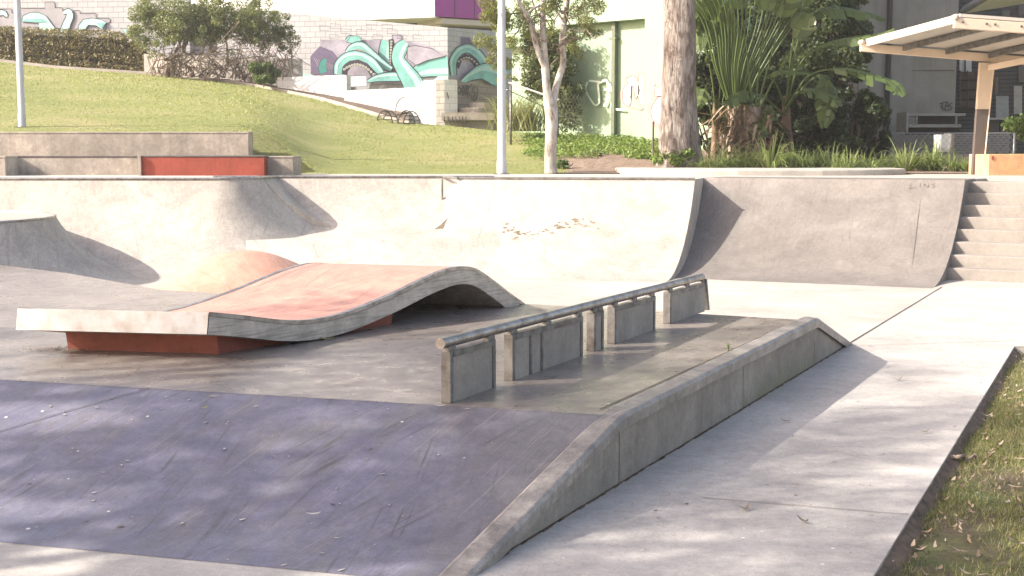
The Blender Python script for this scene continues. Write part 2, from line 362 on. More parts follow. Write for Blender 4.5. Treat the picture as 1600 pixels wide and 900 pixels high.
joint_on([za(b2 + U * .05 - W * .135, ZP + .005), za(b2 + U * 4.3 - W * .115, ZP + .005)], .010, 'joint', fun)

# ledge along the right of the funbox
M['ledge_moss'] = M['ledge'].copy(); M['ledge_moss'].name = 'damp_ledge_concrete'   # green damp growth low on one section
t_ = M['ledge_moss'].node_tree; b_ = t_.nodes['Principled BSDF']; src = b_.inputs['Base Color'].links[0].from_socket
tc_ = t_.nodes.new('ShaderNodeTexCoord'); sx_ = t_.nodes.new('ShaderNodeSeparateXYZ'); t_.links.new(tc_.outputs['Object'], sx_.inputs[0])
nz_ = t_.nodes.new('ShaderNodeTexNoise'); nz_.inputs['Scale'].default_value = 2.2; nz_.inputs['Detail'].default_value = 8; nz_.inputs['Roughness'].default_value = .7; t_.links.new(tc_.outputs['Object'], nz_.inputs['Vector'])
m1 = t_.nodes.new('ShaderNodeMapRange'); t_.links.new(sx_.outputs[2], m1.inputs[0]); m1.inputs[1].default_value = 0; m1.inputs[2].default_value = .40; m1.inputs[3].default_value = .25; m1.inputs[4].default_value = -.25
ad = t_.nodes.new('ShaderNodeMath'); ad.operation = 'ADD'; t_.links.new(nz_.outputs['Fac'], ad.inputs[0]); t_.links.new(m1.outputs[0], ad.inputs[1])
rp = t_.nodes.new('ShaderNodeValToRGB'); rp.color_ramp.elements[0].position = .45; rp.color_ramp.elements[1].position = .8; rp.color_ramp.elements[1].color = (.6, .6, .6, 1); t_.links.new(ad.outputs[0], rp.inputs[0])
mx_ = t_.nodes.new('ShaderNodeMix'); mx_.data_type = 'RGBA'; t_.links.new(rp.outputs[0], mx_.inputs[0]); t_.links.new(src, mx_.inputs[6]); mx_.inputs[7].default_value = (.15, .155, .06, 1); t_.links.new(mx_.outputs[2], b_.inputs['Base Color'])
led = thing('hubba_ledge', 'long low concrete ledge with a worn coping, sloping down at both ends beside the path', 'ledge')
def LP(s, wv, z): p = b2 + U * s + W * wv; return np.array([p[0], p[1], z])
keys = [(-1.75, .0), (0, .37), (4.36, .40), (5.72, .0)]
for i, (s0, s1, nm) in enumerate(((-1.75, 0, 'wall_section'), (0, 2.3, 'wall_section'), (2.3, 4.36, 'wall_section'), (4.36, 5.72, 'wall_section'))):
    zt = lambda s: np.interp(s, [k[0] for k in keys], [k[1] for k in keys])
    mb = MB(); g = .006
    a, b = s0 + (g if i else 0), s1 - (g if i < 3 else 0)
    mb.extrude([LP(a, .0, -.02), LP(b, .0, -.02), LP(b, .0, max(zt(b) - .05, -.01)), LP(a, .0, max(zt(a) - .05, -.01))], -W * .13)
    o = mb.build(nm, M['ledge_moss'] if i == 2 else M['ledge'], led)
    if i == 2: 
        pass
mb = MB()                                            # dark filler seen in the joints
mb.extrude([LP(-1.6, -.02, -.02), LP(5.6, -.02, -.02), LP(4.36, -.02, .33), LP(0, -.02, .30)], -W * .09); mb.build('joint', M['joint'], led)
mb = MB()
cs = [(.030, -.08), (.034, -.02), (.018, .0), (-.080, .010), (-.096, .0), (-.096, -.085)]
path = [(-1.90, -.02), (-.06, .374), (.03, .385)] + [(s, .385 + .0035 * s) for s in np.linspace(.3, 4.2, 14)] + [(4.30, .398), (4.40, .388), (5.80, -.02)]
rows = [[LP(s + 0, wv + .003 * math.sin(s * 7) , z + dz + .01) for wv, dz in cs] for s, z in path]
mb.grid(rows); k = len(cs)
mb.add(rows[0], [tuple(range(k))]); mb.add(rows[-1], [tuple(range(k))[::-1]])
bevel(mb.build('coping', M['coping'], led), .004, 1)
mb = MB()                                            # dirt line at the foot
for s in np.linspace(-1.6, 5.6, 160):
    q = LP(s + random.uniform(-.02, .02), random.uniform(.0, .012), .006); mb.box((q[0], q[1], .007), (.06, random.uniform(.006, .018), .004), rz=-TU + 1.57)
mb.build('dirt_line', M['soil'], led)

# ------------------------------------------------------------------ grind rail on its panels
r0 = G(702, 631, ZP); r1 = G(1099, 487.5, ZP); rd = (r1 - r0); rl = np.linalg.norm(rd); rd /= rl; rn = np.array([rd[1], -rd[0], 0])
def tpx(px):                                         # distance along the rail line for a column of the photo
    t = (px - 800) / FPX; return float((r0[0] - t * r0[1]) / (t * rd[1] - rd[0]))
def RP(s, wv, z): p = r0 + rd * s + rn * wv; return np.array([p[0], p[1], ZP + z])
rail = thing('grind_rail', 'long round steel grind rail standing on five framed concrete panels on the platform', 'grind rail')
hz = lambda s: .345 - .037 * s / rl                  # pipe axis height
TK = .055
mb = MB(); pts = [RP(s, -TK / 2, hz(s)) for s in np.linspace(-.05, tpx(1103) - .01, 30)]
mb.tube(pts, .031, 20); mb.build('pipe', M['pipe'], rail, smooth='auto')
panels = [(702, 774, ()), (800.6, 911.6, (830, 847.5)), (929.4, 944.4, ()), (961.6, 1025.6, ()), (1048.4, 1105, ())]
for i, (pa, pb, inner) in enumerate(panels):
    s0, s1 = tpx(pa), tpx(pb); pt = .050             # drop of the channel below the pipe axis
    mb = MB(); mb.hexa([RP(s0 + .02, -.004, 0), RP(s1 - .02, -.004, 0), RP(s1 - .02, -TK + .004, 0), RP(s0 + .02, -TK + .004, 0)],
                       [RP(s0 + .02, -.004, hz(s0) - pt - .03), RP(s1 - .02, -.004, hz(s1) - pt - .03), RP(s1 - .02, -TK + .004, hz(s1) - pt - .03), RP(s0 + .02, -TK + .004, hz(s0) - pt - .03)])
    pn = mb.build('panel', M['panel'], rail)
    def post(a, b, zt_a, zt_b, nm, o=.004, lean=0.0):
        m_ = MB(); m_.hexa([RP(a + lean, o, 0), RP(b + lean, o, 0), RP(b + lean, -TK - o, 0), RP(a + lean, -TK - o, 0)], [RP(a, o, zt_a), RP(b, o, zt_b), RP(b, -TK - o, zt_b), RP(a, -TK - o, zt_a)])
        return bevel(m_.build(nm, M['galv'], pn), .003, 1)
    if i == 4:
        post(s0, s0 + .035, hz(s0) - pt, hz(s0) - pt, 'frame_post'); post(s1 - .02, s1 + .02, hz(s1) - .02, hz(s1) - .02, 'frame_post', lean=.09)
    else:
        post(s0, s0 + .035, hz(s0) - pt, hz(s0) - pt, 'frame_post'); post(s1 - .035, s1, hz(s1) - pt, hz(s1) - pt, 'frame_post')
    for q in inner:
        s = tpx(q); post(s - .015, s + .015, hz(s) - pt - .03, hz(s) - pt - .03, 'frame_post')
    m_ = MB(); o_ = .005
    m_.hexa([RP(s0 + .037, o_, hz(s0) - pt - .035), RP(s1 - .037, o_, hz(s1) - pt - .035), RP(s1 - .037, -TK - o_, hz(s1) - pt - .035), RP(s0 + .037, -TK - o_, hz(s0) - pt - .035)],
            [RP(s0 + .037, o_, hz(s0) - pt - .002), RP(s1 - .037, o_, hz(s1) - pt - .002), RP(s1 - .037, -TK - o_, hz(s1) - pt - .002), RP(s0 + .037, -TK - o_, hz(s0) - pt - .002)])
    if s1 - s0 > .1: m_.build('top_channel', M['galv'], pn)
    k = max(2, int((s1 - s0) / .35) + 1); k = 3 if i == 1 else k
    for j in range(k):                               # short stand-offs carrying the pipe
        s = s0 + .04 + (s1 - s0 - .08) * j / (k - 1)
        m_ = MB(); m_.hexa([RP(s - .045, -.006, hz(s) - pt - .003), RP(s + .045, -.006, hz(s) - pt - .003), RP(s + .045, -TK + .006, hz(s) - pt - .003), RP(s - .045, -TK + .006, hz(s) - pt - .003)],
                          [RP(s - .04, -.006, hz(s) - .022), RP(s + .04, -.006, hz(s) - .022), RP(s + .04, -TK + .006, hz(s) - .022), RP(s - .04, -TK + .006, hz(s) - .022)])
        m_.build('stand_off', M['galv'], pn)

# ------------------------------------------------------------------ wave slab
wave = thing('wave_ramp', 'curved wave slab with an orange top and steel edges on a red plinth', 'skate ramp')
Cw = np.array([-2.05, 8.6, 0]); Pw = np.array([.12, 11.8, 0]); wd_ = (Pw - Cw); WL = np.linalg.norm(wd_); wd_ /= WL
ta = np.array([0, .08, .18, .25, .33, .42, .52, .62, .69, .74, .80, .88, .94, 1.0]) * WL
tz = np.array([.715, .66, .585, .556, .558, .60, .67, .755, .80, .812, .775, .63, .505, .393])
def cr(t):                                           # smooth interpolation
    i = int(np.clip(np.searchsorted(ta, t) - 1, 0, len(ta) - 2)); x0, x1 = ta[i], ta[i + 1]; s = (t - x0) / (x1 - x0)
    def sl(k):
        if k == 0 or k == len(ta) - 1: return (tz[min(k + 1, len(ta) - 1)] - tz[max(k - 1, 0)]) / (ta[min(k + 1, len(ta) - 1)] - ta[max(k - 1, 0)])
        return (tz[k + 1] - tz[k - 1]) / (ta[k + 1] - ta[k - 1])
    h = x1 - x0
    return (2 * s**3 - 3 * s**2 + 1) * tz[i] + (s**3 - 2 * s**2 + s) * h * sl(i) + (-2 * s**3 + 3 * s**2) * tz[i + 1] + (s**3 - s**2) * h * sl(i + 1)
def wdir(t): a = R(170.5 - 7 * t / WL); return np.array([math.cos(a), math.sin(a), 0])
def WP(t, q, z): p = Cw + wd_ * t + wdir(t) * q; return np.array([p[0], p[1], z])
ts = np.linspace(0, WL, 60); WW = 1.40
def slope(t): e = .01; return (cr(min(t + e, WL)) - cr(max(t - e, 0))) / (min(t + e, WL) - max(t - e, 0))
def wrow(t, thick, q): 
    s = slope(t); L = math.sqrt(1 + s * s)
    return WP(t, q, cr(t)), WP(min(t + thick * s / L * .8, WL + .02), q, max(cr(t) - thick / L * (.6 + .4 / 1) , ZP - .01) if t < WL * .97 else ZP - .01)
TH_ = .15
mb = MB(); rows = []
for t in ts:
    top0, bot0 = wrow(t, TH_, 0.012); top1, bot1 = wrow(t, TH_, WW - .012)
    rows.append([top0 - (0, 0, .006), bot0, bot1, top1 - (0, 0, .006), top0 - (0, 0, .006)])
mb.grid(rows); mb.add(rows[0][:4], [(0, 1, 2, 3)]); 
mb.build('slab', M['oldledge'], wave, smooth='auto')
mb = MB(); mb.grid([[WP(t, q, cr(t) + .001) for q in np.linspace(.045, WW - .045, 6)] for t in ts[2:]]); mb.build('riding_surface', M['orange'], wave, smooth=True)
for q0, q1, nm in ((0, .045, 'steel_edge'), (WW - .045, WW, 'steel_edge')):
    mb = MB(); rows = []
    for t in ts:
        a_, b_ = wrow(t, .03, 0); z = cr(t) + .004; o_ = q0 if q0 == 0 else q1; i_ = q1 if q0 == 0 else q0
        rows.append([WP(t, i_, z), WP(t, o_, z), WP(t, o_, z - .03)])
    mb.grid(rows); mb.build(nm, M['steel'], wave, smooth='auto')
mb = MB(); rows = []                                 # metal face and side skirts
f0, fb0 = wrow(0, TH_, 0); f1, fb1 = wrow(0, TH_, WW)
fr = -wd_ * .006
mb.add([f0 + fr, f1 + fr, fb1 + fr, fb0 + fr], [(0, 1, 2, 3)]); mb.build('front_plate', M['plate'], wave)
mb = MB(); rows = []
for t in ts[:-1]:
    a_, b_ = wrow(t, TH_, -.002); rows.append([a_ - (0, 0, .03), a_ * .5 + b_ * .5, b_])
n = N('skirt_concrete'); q = n.noise(n.co((1, 1, 1)), 7, 7, .7); q2 = n.noise(n.co((1, 1, 30)), 2.5, 3)
col = n.mix(n.ramp(q, [(.38, 0.0), (.66, 1.0)]), (.38, .34, .28), (.58, .52, .43)); col = n.mix(n.ramp(q2, [(.5, 0.0), (.6, .4)]), col, (.13, .115, .09))
M['skirt'] = n.set(col, .7, n.bump(q, .4, .008))
mb.grid(rows); mb.build('side_skirt', M['skirt'], wave, smooth='auto')
mb = MB()
pq0, pq1 = .16, WW - .10
def under(t, q): return wrow(t, TH_, q)[1]
rows = []
for t in np.linspace(.28, WL * .56, 16): rows.append([WP(t, pq0, ZP - .01), under(t, pq0) + (0, 0, .03), under(t, pq1) + (0, 0, .03), WP(t, pq1, ZP - .01)])
mb.grid(rows); mb.add(rows[0], [(0, 1, 2, 3)]); mb.add(rows[-1], [(3, 2, 1, 0)]); mb.build('plinth', M['plinth'], wave)
mb = MB(); mb.extrude([WP(WL * .56 + .02, pq1 - .12, ZP - .01), WP(WL * .93, pq1 - .12, ZP - .01), *[under(t, pq1 - .12) + (0, 0, .02) for t in np.linspace(WL * .93, WL * .56 + .02, 12)]], wdir(0) * .1)
mb.build('inner_web', M['plinth'], wave)

# orange mound in the bowl beyond
mb = MB(); rows = []; mc = np.array([-3.2, 15.3])
for i in range(25):
    r_ = i / 24; rows.append([(mc[0] + math.cos(a) * r_ * 1.85, mc[1] + math.sin(a) * r_ * 1.35, .02 + .60 * (math.cos(math.pi * min(r_, 1)) * .5 + .5) ** 1.1 - (.03 if i == 24 else 0)) for a in np.linspace(0, 2 * math.pi, 49)])
mb.grid(rows); tag(mb.build('mound', M['mound'], smooth=True), 'low rounded orange painted concrete mound rising from the bowl floor', 'skate ramp')

# ------------------------------------------------------------------ bowl walls
ZD = 1.37
def quarter(a, b, nrm, L, name, label, m, h=ZD, back=1.2, z0=0.0, seg=22, coping=True, cat='quarter pipe'):
    a = np.array([*a, 0.0]); b = np.array([*b, 0.0]); nn = np.array([*nrm, 0.0]); nn /= np.linalg.norm(nn)
    Rr = (L * L + h * h) / (2 * h)
    pr = []
    for i in range(seg + 1):
        x = L * (1 - i / seg); pr.append((x, Rr - math.sqrt(max(Rr * Rr - x * x, 0))))   # x = run from the foot
    prof = [(L - x, z) for x, z in pr]               # (distance out from lip, height), lip first
    root = thing(name, label, cat)
    ring = [(-back, -.05), (-back, h)] + prof + [(L + .02, -.05)]
    mb = MB()
    pa = [a + nn * d + (0, 0, z + z0) for d, z in ring]; pb = [b + nn * d + (0, 0, z + z0) for d, z in ring]
    nseg = 10; rows = [[p * (1 - s) + q * s for p, q in zip(pa + pa[:1], pb + pb[:1])] for s in np.linspace(0, 1, nseg + 1)]
    mb.grid(rows); k = len(ring); mb.add(pa, [tuple(range(k))]); mb.add(pb, [tuple(range(k))[::-1]])
    mb.build('ramp_body', m, root, smooth='auto')
    if coping:
        mb = MB(); mb.tube([a + nn * .005 + (0, 0, h + z0 + .001), b + nn * .005 + (0, 0, h + z0 + .001)], .022, 10); mb.build('lip', M['pipe'], root, smooth='auto')
    return root
def fan(c, r_lip, a0, a1, L, name, label, m, h=ZD, seg=20, L2=None, zb=0.0):
    root = thing(name, label, 'quarter pipe'); mb = MB(); rows = []
    L0 = L
    for a in np.linspace(a0, a1, 28):
        s_ = (a - a0) / (a1 - a0); q_ = s_ * s_ * (3 - 2 * s_); L = L0 + ((L2 or L0) - L0) * q_; zz = zb * s_ ** 4; hh = h - zz; Rr = (L * L + hh * hh) / (2 * hh)
        prof = [(0.01, h)] + [(r_lip + L - x, zz + Rr - math.sqrt(Rr * Rr - x * x)) for x in np.linspace(L, 0, seg)] + [(r_lip + L + .01, -.04)]
        rows.append([(c[0] + math.cos(a) * d, c[1] + math.sin(a) * d, z) for d, z in prof])
    mb.grid(rows); mb.build('ramp_body', m, root, smooth='auto')
    mb = MB(); mb.tube([(c[0] + math.cos(a) * r_lip, c[1] + math.sin(a) * r_lip, h + .001) for a in np.linspace(a0, a1, 20)], .02, 8); mb.build('lip', M['pipe'], root, smooth='auto')
    return root
q1_ = quarter((-14, 20.15), (-4.6, 20.0), (-.02, -1), 2.35, 'quarter_pipe', 'pale curved quarter pipe at the left behind the orange mound', M['bowl'])
fan((-4.6, 20.6), .60, R(-91), R(6), 2.35, 'corner_ramp', 'rounded outer corner where the left quarter pipe turns into the recess', M['bowl'], L2=1.95, zb=.46)
quarter((-4.0, 20.6), (-3.85, 22.6), (1, -.06), 1.95, 'side_ramp', 'narrow shaded quarter pipe facing right into the bowl recess', M['bowl'], back=.35, h=.91, z0=.46)
quarter((-5.0, 19.25), (1.0, 19.62), (.057, -.998), 1.5, 'pocket_floor', 'low rolled edge and raised floor in front of the bowl recess', M['bowl'], back=3.2, h=.46, coping=False, cat='skate ramp')
quarter((-5.0, 21.5), (-.3, 21.5), (-.03, -1), 1.7, 'back_ramp', 'farthest pale quarter pipe at the back of the bowl recess', M['bowl'], h=.91, z0=.46)
quarter((-1.15, 21.5), (-.86, 20.55), (-.95, -.3), .8, 'hip_ramp', 'short angled ramp face joining the recess to the wide right quarter pipe', M['bowl'], back=.3, h=.91, z0=.46)
q3_ = quarter((-.86, 20.6), (2.84, 19.93), (-.29, -.957), 2.5, 'quarter_pipe', 'wide pale quarter pipe left of the grey bank, with a patched crack', M['bowl'])
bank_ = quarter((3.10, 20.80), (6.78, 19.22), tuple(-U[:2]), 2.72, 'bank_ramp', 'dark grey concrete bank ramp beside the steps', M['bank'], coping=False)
fan((-8.5, 17.6), 2.1, R(-120), R(75), 1.45, 'hip_ramp', 'low rounded hip ramp in shade at the left edge', M['bowl'], h=.88)
# wing filling the recess corner, post in the corner
mb = MB(); p = A(691, 300, 21.2); mb.tube([(p[0], p[1], .75), (p[0], p[1], 1.34)], .018, 8)
tag(mb.build('corner_post', M['galv'], smooth='auto'), 'thin steel post set in the right corner of the bowl recess', 'post')
# hairline joints running down the quarter pipes
def qjoint(px, lipY, L, nrm, m_=None, h=ZD):
    x0 = (px - 800) / FPX * lipY; Rr = (L * L + h * h) / (2 * h); nn = np.array([*nrm]); nn = nn / np.linalg.norm(nn); pts = []
    tv = np.array([-nn[1], nn[0]])
    for x in np.linspace(L, 0, 18):
        d = L - x; z = Rr - math.sqrt(Rr * Rr - x * x); pts.append((x0 + nn[0] * d, lipY + nn[1] * d, z, x / Rr))
    mb = MB(); rows = []
    for X, Y, z, s in pts:
        off = np.array([nn[0] * s, nn[1] * s, math.sqrt(max(0, 1 - s * s))]) * .006
        rows.append([np.array([X, Y, z]) + off + np.array([*tv, 0]) * .003, np.array([X, Y, z]) + off - np.array([*tv, 0]) * .003])
    mb.grid(rows); return tag(mb.build('ramp_joint', m_ or M['joint_pale']), kind='structure')
qjoint(357, 20.03, 2.35, (-.02, -1)); qjoint(772, 20.62 - .25 * ((772 - 800) / FPX * 20.6 + .86), 2.5, (-.29, -.957))
# patch of repaired cracks on the wide quarter pipe
n = N('crack_patch'); q = n.noise(n.co(), 9, 8, .75)
crk = n.set(n.mix(n.ramp(q, [(.45, 0.0), (.55, 1.0)]), (.6, .55, .46), (.42, .36, .28)), .9)
def on_q3(px, py):
    best = None; d = ray(px, py)
    nn = np.array([-.29, -.957]); nn /= np.linalg.norm(nn); L = 2.5; Rr = (L * L + ZD * ZD) / (2 * ZD); a = np.array([-.86, 20.6])
    for t in np.linspace(14, 23, 1800):
        p = np.array([0, 0, EYE]) + d * t; dd = float(np.dot(p[:2] - a, nn))
        if 0 <= dd <= L:
            x = L - dd; z = Rr - math.sqrt(Rr * Rr - x * x)
            if p[2] <= z: 
                s = x / Rr; return np.array([p[0], p[1], z]) + np.array([nn[0] * s, nn[1] * s, math.sqrt(1 - s * s)]) * .006
    return None
mb = MB()
for k in range(70):
    px = 785 + 150 * random.random(); py = 358 + 10 * math.sin(px * .04) + random.gauss(0, 4)
    p = on_q3(px, py)
    if p is None: continue
    r_ = random.uniform(.006, .03); aa = [random.uniform(.5, 1.2) for _ in range(6)]
    mb.add([p + np.array([math.cos(i * 1.047) * r_ * aa[i] * 2, -.3 * math.sin(i * 1.047) * r_ * aa[i], math.sin(i * 1.047) * r_ * aa[i] * .8]) for i in range(6)], [tuple(range(6))])
tag(mb.build('ramp_crack', crk), kind='structure')

# board and wheel marks on the ramps and floor
def on_ramp(px, py, a, bb, nn, L):
    d = ray(px, py); nn = np.array(nn) / np.linalg.norm(nn); Rr = (L * L + ZD * ZD) / (2 * ZD); a = np.array(a); ln = np.array(bb) - a; pn = np.array([ln[1], -ln[0]]); pn = pn / np.linalg.norm(pn); pn = pn * (1 if pn @ nn > 0 else -1); cs_ = pn @ nn
    t = np.linspace(14, 24, 1500)[:, None]; P = np.array([0, 0, EYE]) + d * t; dd = ((P[:, :2] - a) * pn).sum(1) / cs_; x = np.clip(L - dd, 0, L); z = Rr - np.sqrt(Rr * Rr - x * x); ok = (dd >= .02) & (dd <= L) & (P[:, 2] <= z)
    if not ok.any(): return None
    i = int(np.argmax(ok)); s = x[i] / Rr; return np.array([P[i, 0], P[i, 1], z[i]]) + np.array([nn[0] * s, nn[1] * s, math.sqrt(1 - s * s)]) * .008
def scuff(name, m, strokes, fn, parent=None):
    mb = MB()
    for st_, wd in strokes:
        P = [fn(x, y) for x, y in st_]; P = [p for p in P if p is not None]
        if len(P) < 3: continue
        rows = []
        for i, p in enumerate(P):
            d = P[min(i + 1, len(P) - 1)] - P[max(i - 1, 0)]; sd = np.cross(d, [0, -.5, .86]); L_ = np.linalg.norm(sd)
            if L_ < 1e-6: continue
            sd = sd / L_ * wd * (.2 + .8 * math.sin(math.pi * i / (len(P) - 1))); rows.append([p - sd, p + sd])
        mb.grid(rows)
    return mb.build(name, m, parent)
def arcs(k, x0, x1, y0, y1, ln, slope, wd, seed):
    rr = random.Random(seed); out = []
    for _ in range(k):
        x, y = rr.uniform(x0, x1), rr.uniform(y0, y1); a = rr.gauss(slope, .35); L = rr.uniform(.3, 1) * ln; c_ = rr.gauss(0, .25)
        out.append(([(x + math.cos(a + c_ * t) * L * t, y - math.sin(a + c_ * t) * L * t) for t in np.linspace(0, 1, 9)], rr.uniform(.4, 1) * wd))
    return out
M['scuff_bank'] = plain('bank_scuff', (.16, .145, .125), .7, var=.4, scale=20); M['scuff_bowl'] = plain('bowl_scuff', (.38, .33, .27), .8, var=.4, scale=20); M['scuff_pale'] = plain('pale_scuff', (.36, .33, .30), .8)
B_A, B_N = (3.10, 20.80), tuple(-U[:2]); fb = lambda x, y: on_ramp(x, y, B_A, (6.78, 19.22), B_N, 2.72); f3 = lambda x, y: on_ramp(x, y, (-.86, 20.6), (2.84, 19.93), (-.29, -.957), 2.5); f1 = lambda x, y: on_ramp(x, y, (-14, 20.15), (-4.6, 20.0), (-.02, -1), 2.35)
seg_ = lambda *P: [tuple(np.array(P[i]) * (1 - t) + np.array(P[i + 1]) * t) for i in range(len(P) - 1) for t in (0, .33, .66)] + [P[-1]]
lins = [(seg_((1424, 286), (1421, 295), (1432, 294)), .012), (seg_((1438, 287), (1437, 294)), .012), (seg_((1443, 294), (1444, 287), (1450, 294), (1451, 287)), .012), (seg_((1461, 287), (1456, 289), (1461, 292), (1455, 295)), .012)]
scuff('scuff_marks', M['scuff_bank'], [(s_, .007) for s_, w_ in lins] + [([(1424 + 14 * t, 422 - 110 * t) for t in np.linspace(0, 1, 9)], .006)], fb, bank_)
0 and scuff('pale_scratches', M['scuff_pale'], arcs(7, 1150, 1460, 300, 430, 50, .5, .004, 6), fb, bank_)
0 and scuff('scuff_marks', M['scuff_bowl'], arcs(9, 740, 1030, 290, 400, 30, 1.0, .006, 7), f3, q3_)
0 and scuff('scuff_marks', M['scuff_bowl'], arcs(9, 120, 340, 285, 390, 30, .9, .006, 8), f1, q1_)
0 and tag(scuff('floor_scuffs', M['scuff_bowl'], arcs(14, 1080, 1330, 455, 500, 50, .35, .006, 9) + arcs(8, 30, 200, 425, 470, 40, .1, .006, 10), lambda x, y: (G(x, y, .006 if x > 500 else ZP + .005))), kind='structure')
# deck behind the lips
mb = MB()
deck = [(-30, 21.2), (-4.9, 21.0), (-4.5, 23.2), (-1.0, 23.0), (-.5, 21.6), (3.0, 20.8), (3.6, 21.7), (7.3, 20.2), (7.6, 20.6), (24, 12.6), (30, 12.6), (30, 26), (-30, 26)]
mb.prism(deck, -.1, ZD - .004); tag(mb.build('deck', M['deck']), kind='structure')
# steps
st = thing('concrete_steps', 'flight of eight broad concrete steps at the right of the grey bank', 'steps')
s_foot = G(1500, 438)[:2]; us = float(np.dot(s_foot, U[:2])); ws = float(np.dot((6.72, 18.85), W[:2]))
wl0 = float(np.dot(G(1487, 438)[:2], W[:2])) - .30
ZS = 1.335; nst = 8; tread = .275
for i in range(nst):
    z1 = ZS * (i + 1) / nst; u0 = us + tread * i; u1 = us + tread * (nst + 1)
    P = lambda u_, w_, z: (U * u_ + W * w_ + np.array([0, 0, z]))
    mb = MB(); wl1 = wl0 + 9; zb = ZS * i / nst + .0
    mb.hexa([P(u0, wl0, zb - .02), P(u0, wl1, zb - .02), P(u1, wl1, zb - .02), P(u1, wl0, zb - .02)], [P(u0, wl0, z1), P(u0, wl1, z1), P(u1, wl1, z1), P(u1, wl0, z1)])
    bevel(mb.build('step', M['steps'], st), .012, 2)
# raised round-ended slab on the deck
mb = MB(); pl_ = []
c0 = A(1170, 270, 26); 
for a in np.linspace(0, 2 * math.pi, 40, endpoint=False):
    ex = 2.75 * (abs(math.cos(a)) ** .7) * (1 if math.cos(a) > 0 else -1); ey = 2.3 * (abs(math.sin(a)) ** .8) * (1 if math.sin(a) > 0 else -1)
    pl_.append((c0[0] + ex, 25.2 + ey))
mb.prism(pl_, 1.3, 1.475); bevel(tag(mb.build('deck_slab', M['deck']), 'low pale slab with rounded ends on the deck behind the grey bank', 'slab'), .03, 2)

# ------------------------------------------------------------------ ledges on the left deck
def blockbox(px0, px1, ytop, Y, depth, z0, name, label, mats, topm=None, cat='ledge', group=None, ybot=None):
    a = A(px0, ytop, Y); b = A(px1, ytop, Y); root = thing(name, label, cat, group=group)
    z1 = a[2]; mb = MB(); mb.hexa([(a[0], Y, z0), (b[0], Y, z0), (b[0], Y + depth, z0), (a[0], Y + depth, z0)], [(a[0], Y, z1 - .03), (b[0], Y, z1 - .03), (b[0], Y + depth, z1 - .03), (a[0], Y + depth, z1 - .03)])
    bevel(mb.build('ledge_body', mats, root), .008, 1)
    mb = MB(); mb.hexa([(a[0] - .008, Y - .008, z1 - .03), (b[0] + .008, Y - .008, z1 - .03), (b[0] + .008, Y + depth, z1 - .03), (a[0] - .008, Y + depth, z1 - .03)],
                       [(a[0] - .008, Y - .008, z1), (b[0] + .008, Y - .008, z1), (b[0] + .008, Y + depth, z1), (a[0] - .008, Y + depth, z1)])
    bevel(mb.build('ledge_top', topm or mats, root), .006, 1); return root
blockbox(-250, 388, 206, 24.6, .45, 1.3, 'retaining_ledge', 'long stained concrete ledge, highest one at the foot of the lawn', M['oldledge'])
blockbox(8, 215, 243.5, 23.4, .9, 1.3, 'ledge', 'low stained concrete ledge left of the red one', M['oldledge'], M['oldledge_top'])
blockbox(-90, 8, 244, 22.8, .8, 1.3, 'ledge', 'end block of a low ledge cut off by the left edge', M['oldledge'])
rb = blockbox(221, 413, 243, 23.0, 1.0, 1.3, 'red_ledge', 'red painted low ledge with a blackened top edge', M['redpaint'], M['oldledge_top'])
a = A(216, 243, 23.0); mb = MB(); mb.box((a[0] + .028, 23.45, (1.3 + a[2]) / 2), (.055, 1.0, a[2] - 1.3)); mb.build('end_cap', M['oldledge'], rb)
blockbox(414, 458, 244, 23.3, .9, 1.3, 'ledge', 'short bare concrete block right of the red ledge', M['oldledge'])

# ------------------------------------------------------------------ lamp poles
M['polepaint'] = plain('pole_paint', (.50, .50, .50), .45, var=.05)
def pole(px, ybase, Y, rb_, rt_, h, label):
    p = A(px, ybase, Y); root = thing('lamp_pole', label, 'lamp pole', tuple(p))
    mb = MB(); mb.tube([(0, 0, -.1), (0, 0, .25), (0, 0, .27), (0, 0, h)], [rb_ * 1.12, rb_ * 1.12, rb_, rt_], 20); mb.build('pole', M['polepaint'], root, smooth='auto')
    mb = MB(); mb.box((0, 0, .0), (rb_ * 3.6, rb_ * 3.6, .03)); mb.build('base_plate', M['galv'], root)
    mb = MB(); mb.box((.25, 0, h), (.7, .25, .1)); mb.build('lamp_head', M['polepaint'], root)
pole(784, 272, 24.4, .083, .06, 7.5, 'pale grey lamp pole standing at the deck edge near the thin tree')
p_ = A(35, 199, 26.0); pole(35, 199, 26.0, .068, .05, 7.5, 'slim pale lamp pole on the lawn behind the left ledges')
# ------------------------------------------------------------------ background walls with painted tentacles
M['whiteblock'] = blockwall('white_painted_block', (.50, .495, .49), (.26, .24, .24), .42, .21, .010, grime=.18)
M['whitelow'] = blockwall('bright_white_block', (.74, .73, .70), (.50, .48, .46), .42, .21, .008, grime=.10, bump=.25)
M['greyblock'] = blockwall('bare_block', (.27, .25, .22), (.12, .11, .10), .42, .21, .012, grime=.35)
def paint(name, col, var=.25, sc_=1.3):
    n = N(name); q = n.noise(n.co(), sc_, 7, .7)
    return n.set(n.mix(n.ramp(q, [(.3, 0.0), (.7, 1.0)]), tuple(x * (1 - var) for x in col), tuple(min(1, x * (1 + var)) for x in col)), .7)
M['p_teal'] = paint('teal_paint', (.21, .48, .42), .35); M['p_mint'] = paint('mint_paint', (.42, .64, .58), .15)
M['p_lilac'] = paint('lilac_grey_paint', (.36, .33, .38), .4); M['p_dark'] = paint('dark_outline_paint', (.045, .035, .05), .2)
M['p_violet'] = paint('dark_violet_paint', (.14, .11, .18), .3); M['p_cream'] = paint('cream_paint', (.60, .60, .47), .1); M['p_deepteal'] = paint('deep_teal_paint', (.06, .26, .22), .3)
